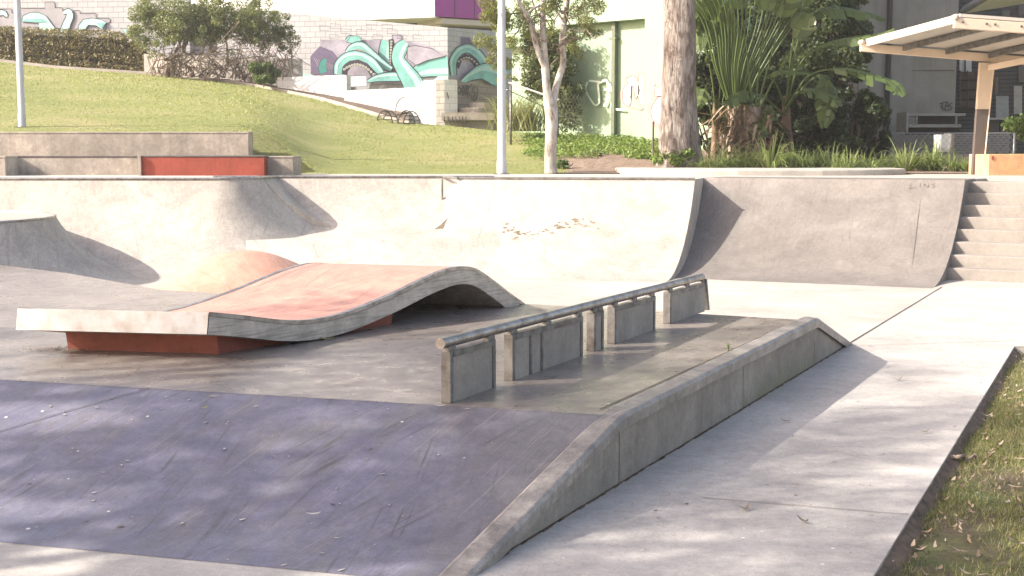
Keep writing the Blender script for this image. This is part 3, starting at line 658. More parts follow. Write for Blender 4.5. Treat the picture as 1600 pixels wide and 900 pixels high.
M['p_white'] = paint('white_paint', (.72, .72, .72), .06); M['p_grey'] = paint('grey_paint', (.36, .34, .35), .2); M['p_black'] = paint('black_spray', (.05, .045, .04), .1)
M['p_grey2'] = paint('faint_grey_line', (.45, .42, .43), .1)
class WallPlane:                                     # vertical wall through two ground points
    def __init__(s, a, b):
        s.a = np.array(a[:2]); s.b = np.array(b[:2]); d = s.b - s.a; s.d = d / np.linalg.norm(d)
        s.n = np.array([s.d[1], -s.d[0]])
        if np.dot(s.n, s.a) > 0: s.n = -s.n          # faces the viewer
    def hit(s, px, py, off=.0):
        d = ray(px, py); a = s.a + s.n * off
        t = np.dot(a, s.n) / np.dot(d[:2], s.n); return np.array([0, 0, EYE]) + d * t
def wallobj(name, a, b, z0, za_, zb_, m, thick=.3, parent=None, outline=None):
    """wall between plan points a, b; top height goes za_ -> zb_; UV in metres"""
    p = WallPlane(a, b); back = np.array([*(-p.n * thick), 0]); A3 = np.array([*a[:2], 0]); B3 = np.array([*b[:2], 0])
    mb = MB(); mb.hexa([A3 + (0, 0, z0), B3 + (0, 0, z0), B3 + back + (0, 0, z0), A3 + back + (0, 0, z0)], [A3 + (0, 0, za_), B3 + (0, 0, zb_), B3 + back + (0, 0, zb_), A3 + back + (0, 0, za_)])
    if parent is not None:
        L = np.array(parent.location); mb.v = [tuple(np.array(v) - L) for v in mb.v]
    o = mb.build(name, m, parent); me = o.data; uv = me.uv_layers.new(name='UVMap')
    off = np.array(parent.location) if parent is not None else np.zeros(3)
    for poly in me.polygons:
        nz = abs(poly.normal.z)
        for li in poly.loop_indices:
            v = np.array(me.vertices[me.loops[li].vertex_index].co) + off; s_ = float(np.dot(v[:2] - p.a, p.d)); t_ = float(np.dot(v[:2] - p.a, p.n))
            uv.data[li].uv = (s_ + t_, v[2] if nz < .5 else t_)
    return o, p
def crv(pts, n=40, closed=False):                    # Catmull-Rom through pixel points (extra columns too)
    P = [np.array(p, float) for p in pts]
    if closed: Q = [P[-1]] + P + [P[0], P[1]]
    else: Q = [2 * P[0] - P[1]] + P + [2 * P[-1] - P[-2]]
    out = []; k = len(Q) - 3; per = max(2, n // k)
    for i in range(k):
        a, b, c_, d = Q[i:i + 4]
        for t in np.linspace(0, 1, per, endpoint=False):
            out.append(.5 * ((2 * b) + (-a + c_) * t + (2 * a - 5 * b + 4 * c_ - d) * t**2 + (-a + 3 * b - 3 * c_ + d) * t**3))
    if not closed: out.append(P[-1])
    return out
class Mural:
    def __init__(s, plane, step=.006): s.p = plane; s.mb = MB(); s.k = 1; s.step = step
    def off(s): s.k += 1; return .004 + s.step * s.k
    def poly(s, m, pts, smooth=False, outline=0):
        pts = crv(pts, 60, True) if smooth else pts
        o = s.off(); s.mb.mat(M[m]); s.mb.add([s.p.hit(x, y, o) for x, y in [q[:2] for q in pts]], [tuple(range(len(pts)))])
        if outline: s.line('p_dark', [q[:2] for q in pts] + [pts[0][:2]], outline, raw=True)
    def line(s, m, pts, wd, raw=False):
        pts = [np.array(q, float) for q in pts] if raw else crv(pts, 40)
        s.tape(m, [(q[0], q[1], wd) for q in pts])
    def tape(s, m, q):
        o = s.off(); rows = []
        for i in range(len(q)):
            d = np.array(q[min(i + 1, len(q) - 1)][:2]) - np.array(q[max(i - 1, 0)][:2]); L = np.linalg.norm(d)
            if L < 1e-6: continue
            nn = np.array([-d[1], d[0]]) / L * q[i][2] / 2
            rows.append([s.p.hit(q[i][0] + nn[0], q[i][1] + nn[1], o), s.p.hit(q[i][0] - nn[0], q[i][1] - nn[1], o)])
        s.mb.mat(M[m]); s.mb.grid(rows)
    def tent(s, pts, m='p_teal', ol=1.5, hi=True):
        c_ = crv(pts, 60)
        s.tape('p_dark', [(q[0], q[1], q[2] + 2 * ol) for q in c_]); s.tape(m, c_)
        if hi:
            q2 = []
            for i, q in enumerate(c_):
                d = c_[min(i + 1, len(c_) - 1)][:2] - c_[max(i - 1, 0)][:2]; L = np.linalg.norm(d) + 1e-6; nn = np.array([d[1], -d[0]]) / L
                q2.append((q[0] + nn[0] * q[2] * .22, q[1] + nn[1] * q[2] * .22, q[2] * .3))
            s.tape('p_mint', q2)
    def sucker(s, x, y, a, b, rot=0):
        for m, k in (('p_dark', 1.0), ('p_cream', .74), ('p_dark', .3)):
            s.poly(m, [(x + math.cos(t) * a * k * math.cos(rot) - math.sin(t) * b * k * math.sin(rot), y + math.cos(t) * a * k * math.sin(rot) + math.sin(t) * b * k * math.cos(rot)) for t in np.linspace(0, 2 * math.pi, 10, endpoint=False)])
    def build(s, root, name='mural'): 
        L = np.array(root.location); s.mb.v = [tuple(np.array(v) - L) for v in s.mb.v]; return s.mb.build(name, None, root)

# main mural wall
wa, wc = A(300, 200, 52.4), A(700, 200, 50.8)
wp = WallPlane(wa, wc); zt1, zt2 = wp.hit(300, 6)[2], wp.hit(700, 43)[2]
root = thing('mural_wall', 'white painted block wall with a mural of teal tentacles breaking through', 'wall', (wa[0], wa[1], 2.0))
wallobj('wall', wa, wc, 1.8, zt1, zt2, M['whiteblock'], .3, root)
mu = Mural(wp)
mu.poly('p_lilac', [(500, 62), (512, 62), (545, 62), (612, 62), (612, 54), (627, 54), (628, 62), (665, 70), (695, 84), (700, 120), (640, 122), (560, 130), (543, 142), (538, 118), (505, 118), (485, 112), (485, 88), (492, 80), (500, 78)])
mu.poly('p_violet', [(485, 88), (492, 80), (500, 72), (520, 80), (532, 96), (524, 118), (486, 116)])
for k in range(9): mu.line('p_grey', [(490 + k * 4, 90 + k * 1.5), (498 + k * 4, 104 + k)], .7, raw=True)
mu.poly('p_dark', [(540, 118), (548, 118), (546, 142), (538, 140)])
mu.tent([(541, 64, 4), (548, 60, 8), (554, 66, 8), (550, 70, 5)], hi=False)
mu.poly('p_teal', [(541, 66), (548, 56), (561, 56), (565, 63), (555, 68)], outline=.8)
mu.tent([(606, 64, 20), (602, 84, 19), (605, 108, 14)], hi=True)
mu.poly('p_dark', [(607, 62), (616, 60), (614, 98), (608, 104)])
for k in range(9): mu.sucker(611.5 - k * .25, 65 + k * 4.4, 2.6 - k * .12, 2.1)
mu.poly('p_lilac', [(613, 55), (627, 55), (626, 64), (618, 72), (615, 64)], outline=.6)
mu.tent([(541, 82, 4), (550, 74, 9), (564, 73, 14), (580, 86, 14), (598, 101, 12), (612, 108, 7)])
for k in range(9): mu.sucker(547 + k * 3.0, 82 - math.sin(k / 8 * 3.14) * 4, 1.8, 1.7)
mu.tent([(528, 116, 12), (530, 101, 13), (542, 90, 14), (560, 88, 15), (578, 96, 14), (592, 110, 11), (597, 114, 7)])
mu.poly('p_dark', [(535, 116), (536, 104), (546, 95), (560, 93), (574, 99), (586, 112), (580, 120), (572, 108), (560, 101), (549, 104), (543, 112), (543, 118)])
for k in range(12):
    t = k / 11; x = 538 + 46 * t; y = 112 - math.sin(t * 2.6 + .25) * 15.5 + t * 9
    mu.sucker(x, y, 3.0, 2.5, t)
mu.poly('p_white', [(546, 119), (572, 118), (573, 134), (546, 136)], outline=.5)
mu.tent([(575, 127, 4), (590, 122, 10), (610, 120, 13), (628, 120, 12)])
mu.tent([(700, 104, 32), (672, 106, 26), (654, 112, 20), (640, 122, 6)])
mu.tent([(634, 66, 12), (626, 76, 20), (622, 92, 19), (632, 110, 24), (644, 128, 30), (648, 140, 32)])
mu.poly('p_lilac', [(636, 92), (636, 74), (648, 71), (676, 76), (694, 88), (668, 94), (650, 102)], outline=.8)
mu.poly('p_white', [(676, 125), (686, 118), (700, 118), (700, 127)], outline=.4)
mu.poly('p_deepteal', [(500, 96), (507, 90), (512, 94), (509, 100), (512, 112), (500, 116), (497, 108)], outline=.5)
mu.poly('p_mint', [(452, 119), (470, 114), (486, 116), (490, 121), (452, 121)])
for gx, gy, gw, gh in ((499, 40, 15, 8), (516, 37, 16, 8), (533, 45, 16, 8), (557, 46, 16, 8), (573, 38, 15, 8), (597, 38, 16, 7), (605, 45, 15, 8), (583, 54, 15, 8), (515, 54, 14, 7), (621, 54, 15, 7), (645, 54, 14, 7), (558, 53, 13, 7)):
    mu.line('p_dark', [(gx, gy), (gx + gw, gy + gh * .12), (gx + gw, gy + gh), (gx, gy + gh * .9), (gx, gy)], .55, raw=True)
mu.build(root)
# right-hand return of that wall
wd2 = A(800, 200, 54.6); root = thing('mural_wall', 'shaded end wall past the corner with one coiled teal tentacle', 'wall', (wc[0], wc[1], 2.0))
wp2 = WallPlane(wc, wd2); wallobj('wall', wc, wd2, 1.8, zt2, wp2.hit(800, 50)[2], M['whiteblock'], .3, root)
mu = Mural(wp2)
mu.poly('p_lilac', [(719, 56), (735, 58), (735, 62), (775, 70), (790, 128), (705, 127), (706, 90), (718, 84)])
mu.poly('p_violet', [(720, 58), (734, 59), (736, 64), (758, 68), (750, 76), (720, 74)])
mu.tent([(709, 118, 8), (708, 96, 11), (718, 80, 12), (733, 76, 13), (748, 86, 13), (756, 98, 12)])
mu.poly('p_dark', [(713, 104), (716, 92), (726, 84), (738, 86), (748, 96), (750, 104), (742, 102), (732, 92), (722, 94), (717, 108)])
for k in range(8): mu.sucker(717 + k * 4, 96 - math.sin(k / 7 * 3.1) * 8 + k * .6, 2.2, 1.9)
mu.tent([(722, 128, 6), (738, 118, 14), (756, 112, 24), (775, 118, 30), (790, 124, 34)], m='p_teal')
mu.build(root)
# left block wall behind the hedge
la, lb = A(-260, 200, 53.5), A(300, 200, 52.0)
wpl = WallPlane(la, lb); root = thing('mural_wall', 'white block wall above the clipped hedge with pale tentacles painted on grey', 'wall', (la[0], la[1], 3))
wallobj('wall', la, lb, 2.5, 9.6, 9.6, M['whiteblock'], .3, root)
mu = Mural(wpl)
mu.poly('p_grey', [(-10, 14), (18, 14), (18, 20), (28, 20), (28, 13), (70, 13), (70, 3), (85, 3), (86, 12), (97, 12), (98, 18), (124, 16), (125, 21), (150, 21), (150, 28), (172, 29), (172, 34), (166, 38), (165, 48), (-10, 48)], outline=.9)
mu.tent([(-8, 22, 8), (5, 20, 7), (11, 26, 3)], m='p_mint', hi=False)
mu.poly('p_mint', [(33, 34), (36, 24), (48, 19), (60, 19), (72, 25), (80, 36), (88, 47), (60, 47), (60, 36)], outline=.8)
mu.poly('p_teal', [(35, 33), (40, 29), (68, 30), (74, 34), (60, 35)])
mu.tent([(100, 52, 14), (104, 38, 11), (109, 26, 10), (107, 18, 8), (99, 20, 4)], m='p_mint', hi=False)
mu.poly('p_mint', [(123, 47), (122, 40), (130, 30), (144, 28), (156, 30), (166, 35), (160, 46), (150, 40), (138, 39), (132, 47)], outline=.8)
mu.poly('p_teal', [(150, 36), (164, 36), (159, 44)])
mu.poly('p_mint', [(188, 44), (206, 47), (214, 60), (200, 56)], outline=.5)
mu.build(root)
# low white walls in front of the mural
def lowwall(pts, ybot, label, m, thick=.3, name='low_wall', ext=.6):
    """pts: (px, ytop, Y) along the front; ybot rows at both ends"""
    roots = None
    (x0, t0, Y0), (x1, t1, Y1) = pts; a = A(x0, t0, Y0); b = A(x1, t1, Y1); z0 = min(A(x0, ybot[0], Y0)[2], A(x1, ybot[1], Y1)[2]) - ext
    r_ = thing(name, label, 'wall', (a[0], a[1], z0)); o, p = wallobj('wall', a, b, z0, a[2], b[2], m, thick, r_); return r_, p
lowwall([(433, 121, 48.0), (541, 117, 47.2)], (134, 150), 'low white wall beside the round shrub at the end of the hedge bed', M['whitelow'], .4)
r_, p = lowwall([(538, 142, 45.6), (664, 136, 44.6)], (150, 180), 'long low white wall with a pale arch painted over it', M['whitelow'])
mu = Mural(p); mu.tent([(612, 176, 10), (614, 160, 11), (624, 148, 11), (638, 146, 12), (650, 156, 12), (655, 172, 12)], m='p_white', ol=.5, hi=False)
mu.poly('p_grey', [(646, 137), (660, 136), (662, 168), (658, 160), (655, 150), (648, 144)]); mu.line('p_grey2', [(511, 124), (514, 140), (520, 148), (530, 140), (538, 125)], .5)
mu.build(r_, 'painted_arch')
ca, cb, cc = A(658, 127, 43.6), A(694.5, 127, 42.4), A(778, 130, 45.4)
r_ = thing('low_wall', 'square white pier end whose shaded side carries black scrawled lettering', 'wall', (cb[0], cb[1], 2))
o, p = wallobj('wall', ca, cb, 2.2, ca[2], ca[2], M['whitelow'], .5, r_); o, p2 = wallobj('side_wall', cb, cc, 2.2, ca[2] - .001, ca[2] - .1, M['greyblock'], .35, r_)
mu = Mural(p2)
for st_ in ([(707, 133), (701, 136), (700, 142), (706, 143), (704, 150), (699, 148)], [(710, 134), (709, 154)], [(710, 134), (715, 138), (709, 143)], [(717, 136), (714, 142), (718, 147), (721, 140), (717, 136)],
            [(723, 150), (724, 134), (728, 148), (729, 133)], [(731, 133), (731, 152)], [(737, 132), (731, 142), (737, 152)], [(742, 134), (738, 141), (742, 147), (739, 153)], [(744, 136), (747, 142), (743, 156), (736, 155)], [(698, 144), (704, 158), (712, 150)]):
    mu.line('p_black', st_, 1.5)
mu.build(r_, 'graffiti')
M['garden_concrete'] = concrete('garden_concrete', (.42, .37, .31), contrast=.5, rough=(.7, .9), blotch=1.5)
# bench wall with hoops, planter rings
r_ = thing('bench_wall', 'low concrete bench wall with small steel hoops below the planter rings', 'bench', tuple(A(735, 188, 41.2)))
a, b = A(690, 176, 41.5), A(773, 175, 41.5); mb = MB(); mb.box(((a[0] + b[0]) / 2 , 41.9, a[2] - .12), (b[0] - a[0], .9, .24)); part(mb, 'bench_top', M['garden_concrete'], r_)
mb = MB(); mb.box(((a[0] + b[0]) / 2 + .1, 42.0, a[2] - .55), (b[0] - a[0] - .3, .7, .62)); part(mb, 'bench_base', M['garden_concrete'], r_)
for px in (697, 704, 715, 725):
    q = A(px, 187, 41.42); mb = MB(); mb.tube([(q[0] - .06, q[1], q[2] + .1), (q[0] - .06, q[1] - .05, q[2] - .05), (q[0], q[1] - .05, q[2] - .1), (q[0] + .06, q[1] - .05, q[2] - .05), (q[0] + .06, q[1], q[2] + .1)], .018, 6); part(mb, 'hoop', M['joint'], r_)
for px, yt, rr_, hh, lb_ in ((752, 161, .42, .30, 'upper and smaller round concrete planter ring'), (742, 169, .62, .28, 'lower and wider round concrete planter ring')):
    q = A(px, yt, 43.2); mb = MB(); mb.prism([(q[0] + math.cos(t) * rr_, q[1] + math.sin(t) * rr_) for t in np.linspace(0, 2 * math.pi, 28, endpoint=False)], q[2] - hh, q[2])
    bevel(tag(mb.build('planter_ring', M['garden_concrete']), lb_, 'planter'), .02, 2)
# kerb along the lawn and the bed behind it
mb = MB(); rows = []; rows2 = []
for px in np.linspace(-250, 640, 60):
    t = (px - 800) / FPX; Y = np.interp(t, kt, kY); z = np.interp(t, kt, kz); rows.append([(t * (Y + d) , Y + d, z + h_) for d, h_ in ((-.02, -.2), (0, .10), (.22, .11), (.24, -.2))])
    rows2.append([(t * (Y + d), Y + d, z + .06 + d * .10) for d in (.25, 1.0, 2.5, 4.5)])
mb.grid(rows); tag(mb.build('kerb', M['garden_concrete'], smooth='auto'), kind='structure')
mb = MB(); mb.grid(rows2); tag(mb.build('garden_bed', M['soil'], smooth=True), kind='structure')
# arched cage frame on the lawn
bz = [A(589, 193, 39.5), A(648, 194, 39.5)]; r_ = thing('arched_frame', 'black double arched metal rack standing on the lawn by the white pier', 'bike rack', tuple(A(618, 194, 39.5)))
M['blackmetal'] = plain('black_metal', (.05, .052, .048), .5, .4)
for x0, x1, in ((589, 613), (622, 648)):
    a, b = A(x0, 192, 39.5), A(x1, 193.5, 39.5); c_ = (a + b) / 2; rr_ = (b[0] - a[0]) / 2
    for dy in (0, .9):
        mb = MB(); mb.tube([(c_[0] - math.cos(t) * rr_ + dy * .1, 39.5 + dy, c_[2] + math.sin(t) * .39) for t in np.linspace(0, math.pi, 18)], .02, 6); mb.tube([(c_[0] - rr_ + dy * .1, 39.5 + dy, c_[2]), (c_[0] + rr_ + dy * .1, 39.5 + dy, c_[2])], .018, 6)
        for k in (.12, .24): 
            q = math.sqrt(1 - (k / .39) ** 2) * rr_; mb.tube([(c_[0] - q + dy * .1, 39.5 + dy, c_[2] + k), (c_[0] + q + dy * .1, 39.5 + dy, c_[2] + k)], .009, 5)
        part(mb, 'arch', M['blackmetal'], r_, True)
    mb = MB()
    for t in np.linspace(.25, math.pi - .25, 9): mb.tube([(c_[0] - math.cos(t) * rr_, 39.5, c_[2] + math.sin(t) * .39), (c_[0] - math.cos(t) * rr_ + .09, 40.4, c_[2] + math.sin(t) * .39)], .008, 5)
    part(mb, 'slat', M['blackmetal'], r_)
a, b = A(601, 178, 39.5), A(636, 178, 39.5); mb = MB()
for k in range(6): mb.tube([(a[0], 39.5 + k * .17, a[2] + .06), ((a[0] + b[0]) / 2, 39.5 + k * .17, a[2] - .02), (b[0], 39.5 + k * .17, a[2] + .06)], .01, 5)
part(mb, 'mesh_link', M['galv'], r_)

# ------------------------------------------------------------------ buildings
M['white_render'] = plain('white_render', (.80, .79, .76), .7, var=.04, scale=1.5, bump=.05); M['soffit'] = plain('cream_soffit', (.55, .50, .44), .8, var=.06)
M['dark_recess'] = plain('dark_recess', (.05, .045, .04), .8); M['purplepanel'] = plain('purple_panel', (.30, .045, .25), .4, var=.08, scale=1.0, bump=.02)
n1_ = A(679, 20, 61.0); n0_ = A(160, 20, 67.0); n2_ = A(960, 20, 66.0)
zf = A(679, 27, 61.0)[2]
r_ = thing('white_building', 'white rendered building with a purple panelled side above the mural wall', 'building', (n1_[0], n1_[1], 0))
wallobj('upper_wall', n0_, n1_, zf + .55, zf + 9, zf + 9, M['white_render'], 4, r_); wallobj('fascia', np.array(n0_) + (0, -.06, 0), np.array(n1_) + (.0, -.06, 0), zf, zf + .53, zf + .53, M['white_render'], 4, r_)
o, pp = wallobj('purple_panels', np.array(n1_) + (.05, .02, 0), n2_, zf + .05, zf + 9, zf + 9, M['purplepanel'], 4, r_)
mb = MB()
for k in range(12):
    q = np.array(n1_)[:2] + (.05, .02) + pp.d * (1.05 * k + 1.0); mb.box((q[0] + pp.n[0] * .01, q[1] + pp.n[1] * .01, zf + 4.5), (.03, .02, 8.8), rz=math.atan2(pp.d[1], pp.d[0]))
part(mb, 'panel_joint', M['dark_recess'], r_)
wallobj('soffit', np.array(n1_) + (.3, .3, 0), np.array(n2_) + (0, .3, 0), zf - .25, zf + .0, zf + .0, M['soffit'], 3, r_)
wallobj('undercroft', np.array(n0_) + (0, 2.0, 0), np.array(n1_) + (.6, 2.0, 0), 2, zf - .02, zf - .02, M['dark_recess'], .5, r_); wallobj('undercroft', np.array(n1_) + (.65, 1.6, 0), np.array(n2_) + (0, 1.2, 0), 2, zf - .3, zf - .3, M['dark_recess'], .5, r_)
mb = MB(); q = A(683, 36, 61.6); mb.box((q[0], q[1] + .5, 5), (.35, .35, 2 * (zf - 5))); part(mb, 'column', M['soffit'], r_)
# backdrop wall of the same street behind the trees
gA, gB = A(1120, 200, 33.2), A(770, 200, 38.2)
M['greenwall'] = plain('pale_green_render', (.29, .38, .26), .75, var=.06, scale=.8, bump=.08); M['greendark'] = plain('green_column', (.13, .155, .10), .7); M['greenrecess'] = plain('pale_green_recess', (.28, .37, .25), .75, var=.06, scale=.8, bump=.08)
gp = WallPlane(gA, gB)
r_ = thing('green_building', 'pale green rendered building with a tall recessed bay and bubble graffiti', 'building', (gA[0], gA[1], 1.5))
def onp(px, off=0): q = gp.hit(px, 100, off); return q
zr = gp.hit(980, 31)[2]; gb = 1.6
wallobj('pier_wall', gA, onp(1007), gb, 13, 13, M['greenwall'], 3, r_)
wallobj('upper_wall', onp(1006.8), onp(880), zr, 13, 13, M['greenwall'], 3, r_)
wallobj('recess_wall', gp.hit(1012, 100, -.3), gp.hit(800, 100, -.3), gb, 13, 13, M['greenrecess'], .3, r_)
wallobj('side_wall', onp(880), onp(775), zr - .5, 13, 13, M['greenwall'], 2.5, r_)
q = gp.hit(960, 100, -.22); mb = MB(); mb.box((q[0], q[1], 4), (.11, .14, 6.0), rz=math.atan2(gp.d[1], gp.d[0])); mb.v = [(v[0], v[1], min(v[2], zr - .01)) for v in mb.v]; part(mb, 'column', M['greendark'], r_)
q = gp.hit(962, 100, -.3); mb = MB(); mb.box((q[0], q[1], zr - .45), (.3, .25, .05), rz=.7); part(mb, 'bracket', M['greendark'], r_)
gpr = WallPlane(gp.hit(1012, 100, -.3), gp.hit(800, 100, -.3)); mu = Mural(gpr)
M['p_taupe'] = paint('taupe_spray', (.30, .24, .22), .2); M['p_palew'] = paint('pale_spray', (.66, .74, .60), .05)
mu.poly('p_taupe', [(977, 120), (986, 116), (1006, 116), (1006, 168), (990, 170), (975, 164), (968, 150), (972, 136)], True)
mu.poly('p_palew', [(979, 132), (984, 136), (986, 150), (984, 164), (978, 164), (973, 155), (974, 140)], True, .7)
mu.poly('p_palew', [(980, 122), (990, 119), (996, 126), (997, 148), (993, 154), (990, 134), (986, 134), (985, 154), (981, 140)], False, .7)
mu.poly('p_palew', [(998, 119), (1006, 117), (1006, 163), (1000, 160), (997, 150), (1000, 140), (997, 132)], False, .7)
for q in ([(976, 140), (980, 146)], [(976, 150), (981, 152)], [(1001, 142), (1005, 148)], [(1000, 152), (1005, 150)]): mu.line('p_taupe', q, .7, raw=True)
for q in ([(918, 128), (915, 140), (922, 154), (930, 164), (936, 158), (934, 130)], [(936, 130), (948, 126), (950, 150), (944, 166)], [(920, 126), (938, 128)], [(952, 130), (957, 150), (956, 168), (975, 172)], [(944, 140), (957, 138)]): mu.line('p_palew', q, 3)
mu.build(r_, 'graffiti')
mu = Mural(gp)
mu.poly('p_taupe', [(1019, 134), (1023, 129), (1027, 140), (1038, 142), (1044, 160), (1042, 196), (1026, 200), (1014, 188), (1012, 166), (1018, 154)], True)
mu.poly('p_white', [(1027, 154), (1036, 153), (1042, 170), (1040, 190), (1030, 194), (1020, 186), (1018, 170)], True, .7)
mu.poly('p_white', [(1022, 134), (1028, 138), (1036, 134), (1042, 140), (1040, 150), (1024, 150)], False, .7)
for q in ([(1024, 166), (1028, 172)], [(1032, 178), (1037, 174)], [(1025, 182), (1031, 186)]): mu.line('p_taupe', q, .8, raw=True)
mu.build(r_, 'graffiti')
# grey building behind the palms
M['greyrender'] = None
n = N('grey_render'); q1 = n.noise(n.co(), .8, 7, .65); q2 = n.noise(n.co((6, 6, .35)), 1.0, 5, .6)
col = n.mix(n.ramp(q1, [(.35, 0.0), (.65, 1.0)]), (.175, .17, .15), (.25, .24, .215)); col = n.mix(n.math('MULTIPLY', n.ramp(q2, [(.5, 0.0), (.7, 1.0)]), .35), col, (.12, .115, .10)); M['greyrender'] = n.set(col, .85)
ga, gb_ = A(1060, 200, 39), A(1491, 200, 39.5)
r_ = thing('grey_building', 'tall plain grey rendered wall behind the palms with a dark downpipe', 'building', (ga[0], ga[1], 1.4))
o, gq = wallobj('wall', ga, gb_, 1.2, 16, 16, M['greyrender'], 6, r_)
mb = MB(); q = gq.hit(1388, 100, .08); mb.tube([(q[0], q[1], 1.3), (q[0], q[1], 15.5)], .08, 10); part(mb, 'downpipe', plain('dark_pipe', (.06, .06, .058), .6), r_, True)
mb = MB()
for yy in (110, 57): q = gq.hit(1440, yy, .01); mb.box(((gq.hit(1393, yy)[0] + gq.hit(1490, yy)[0]) / 2, q[1], q[2]), (gq.hit(1490, yy)[0] - gq.hit(1393, yy)[0], .015, .015))
part(mb, 'render_joint', M['dark_recess'], r_)
mu = Mural(gq)
for q in ([(1468, 162), (1478, 159)], [(1473, 160), (1472, 170)], [(1476, 170), (1480, 159), (1483, 169)], [(1477, 166), (1483, 165)], [(1488, 160), (1484, 164), (1488, 169)], [(1470, 166), (1478, 172), (1488, 170)]): mu.line('p_black', q, 1.6)
mu.build(r_, 'graffiti')
# dark clad house on the right with a corrugated eave
n = N('dark_cladding'); sx = n.n('ShaderNodeSeparateXYZ', {0: n.tc.outputs['Object']}); wv = n.math('FRACT', n.math('MULTIPLY', sx.outputs[2], 7.5))
M['cladding'] = n.set(n.ramp(wv, [(0.0, (.03, .03, .032)), (.35, (.085, .085, .09)), (.9, (.11, .11, .115))]), .6, n.bump(wv, .8, .04))
ha, hb = A(1480, 200, 43.5), A(1900, 200, 40.5)
r_ = thing('dark_house', 'dark horizontally clad house with a corrugated eave behind the shelter', 'building', (ha[0], ha[1], 1.2))
o, hq = wallobj('wall', ha, hb, 1.2, 12, 11, M['cladding'], 6, r_)
M['window'] = plain('window_glass', (.04, .045, .05), .12, var=.05); M['frame'] = plain('window_frame', (.45, .44, .42), .5)
def panel_on(p, x0, y0, x1, y1, off, thick, name, m, root):
    a, b, c_, d = p.hit(x0, y1, off), p.hit(x1, y1, off), p.hit(x1, y0, off), p.hit(x0, y0, off); bk = np.array([*(-p.n * thick), 0])
    mb = MB(); mb.hexa([a, b, b + bk, a + bk], [d, c_, c_ + bk, d + bk]); return part(mb, name, m, root)
for x0, y0, x1, y1 in ((1564, 14, 1580, 60), (1590, 6, 1640, 50), (1552, 118, 1562, 150), (1590, 100, 1640, 130)):
    panel_on(hq, x0, y0, x1, y1, .06, .2, 'window_frame', M['blackmetal'], r_); panel_on(hq, x0 + 2, y0 + 2, x1 - 2, y1 - 2, .09, .1, 'window', M['window'], r_)
panel_on(hq, 1499, 92, 1518, 112, .05, .1, 'window', plain('bright_blind', (.75, .74, .72), .6), r_)
panel_on(hq, 1507, 92, 1509, 112, .1, .1, 'window_frame', M['blackmetal'], r_)
M['woodscreen'] = plain('dark_wood', (.105, .08, .062), .8, var=.3, scale=5)
for k in range(4): panel_on(hq, 1500, 112 + k * 15, 1546, 124.5 + k * 15, .35, .06, 'screen_board', M['woodscreen'], r_)
for px in (1500, 1512, 1529, 1545): panel_on(hq, px - 1, 110, px + 1, 172, .42, .06, 'screen_post', M['woodscreen'], r_)
panel_on(hq, 1556, 150, 1576, 186, .08, .1, 'door', plain('pale_door', (.36, .37, .37), .6), r_); panel_on(hq, 1584, 134, 1597, 178, .08, .1, 'door', plain('cream_door', (.42, .40, .36), .6), r_)
panel_on(hq, 1478, 1, 1499, 170, .3, .1, 'louvre_panel', M['cladding'], r_)
M['roofmetal'] = plain('roof_metal', (.30, .31, .33), .5, .3, var=.1); M['eave'] = plain('eave_board', (.8, .74, .68), .7)
mb = MB(); P0 = [A(1501, 22, 38.5), A(1560, -14, 35), A(1760, -80, 35), A(1700, -10, 42)]
mb.add([p for p in P0] + [p + (0, 0, .10) for p in P0], [(0, 1, 2, 3), (7, 6, 5, 4), (0, 4, 5, 1), (1, 5, 6, 2), (2, 6, 7, 3), (3, 7, 4, 0)]); part(mb, 'eave_soffit', M['eave'], r_)
mb = MB(); nr = 26
for k in range(nr):
    t0, t1 = k / nr, (k + .6) / nr; a = P0[0] * (1 - t0) + P0[1] * t0; b = P0[0] * (1 - t1) + P0[1] * t1; c_ = P0[3] * (1 - t1) + P0[2] * t1; d = P0[3] * (1 - t0) + P0[2] * t0
    mb.hexa([a + (0, -.1, .11), b + (0, -.1, .11), c_ + (0, 0, .11), d + (0, 0, .11)], [a + (0, -.1, .20), b + (0, -.1, .20), c_ + (0, 0, .20), d + (0, 0, .20)])
part(mb, 'corrugated_roof', M['roofmetal'], r_)
mb = MB(); mb.tube([P0[0] + (0, -.15, .05), P0[1] + (0, -.15, .05)], .09, 8); part(mb, 'gutter', M['roofmetal'], r_, True)
# steel plant frame in front of the grey wall
q = A(1420, 205, 37.5); r_ = thing('plant_stand', 'grey steel service frame standing against the grey wall behind the mesh fence', 'metal frame', (q[0], q[1], 1.5))
def fbox(x0, y0, x1, y1, Y, d, nm, m): 
    a, b = A(x0, y1, Y), A(x1, y0, Y); mb = MB(); mb.box(((a[0] + b[0]) / 2, Y + d / 2, (a[2] + b[2]) / 2), (b[0] - a[0], d, b[2] - a[2])); part(mb, nm, m, r_)
M['midsteel'] = plain('dull_steel', (.22, .215, .20), .5, .3)
fbox(1416, 175, 1420, 206, 37.4, 1.0, 'side_frame', M['midsteel']); fbox(1431, 179, 1434, 196, 37.4, .08, 'side_frame', M['midsteel']); fbox(1420, 177, 1509, 181, 37.4, 1.0, 'top_shelf', M['midsteel'])
fbox(1420, 194, 1502, 199, 37.4, 1.0, 'lower_shelf', M['midsteel']); fbox(1434, 182, 1497, 194, 38.1, .1, 'back_panel', M['dark_recess']); fbox(1493, 181, 1496, 196, 37.4, .08, 'side_frame', M['midsteel']); fbox(1422, 199, 1500, 210, 37.8, .5, 'base_box', M['dark_recess'])
q = A(1580, 196, 36.5); r_ = thing('metal_bin', 'row of dark metal service cabinets below the dark house', 'cabinet', (q[0], q[1], 1.5))
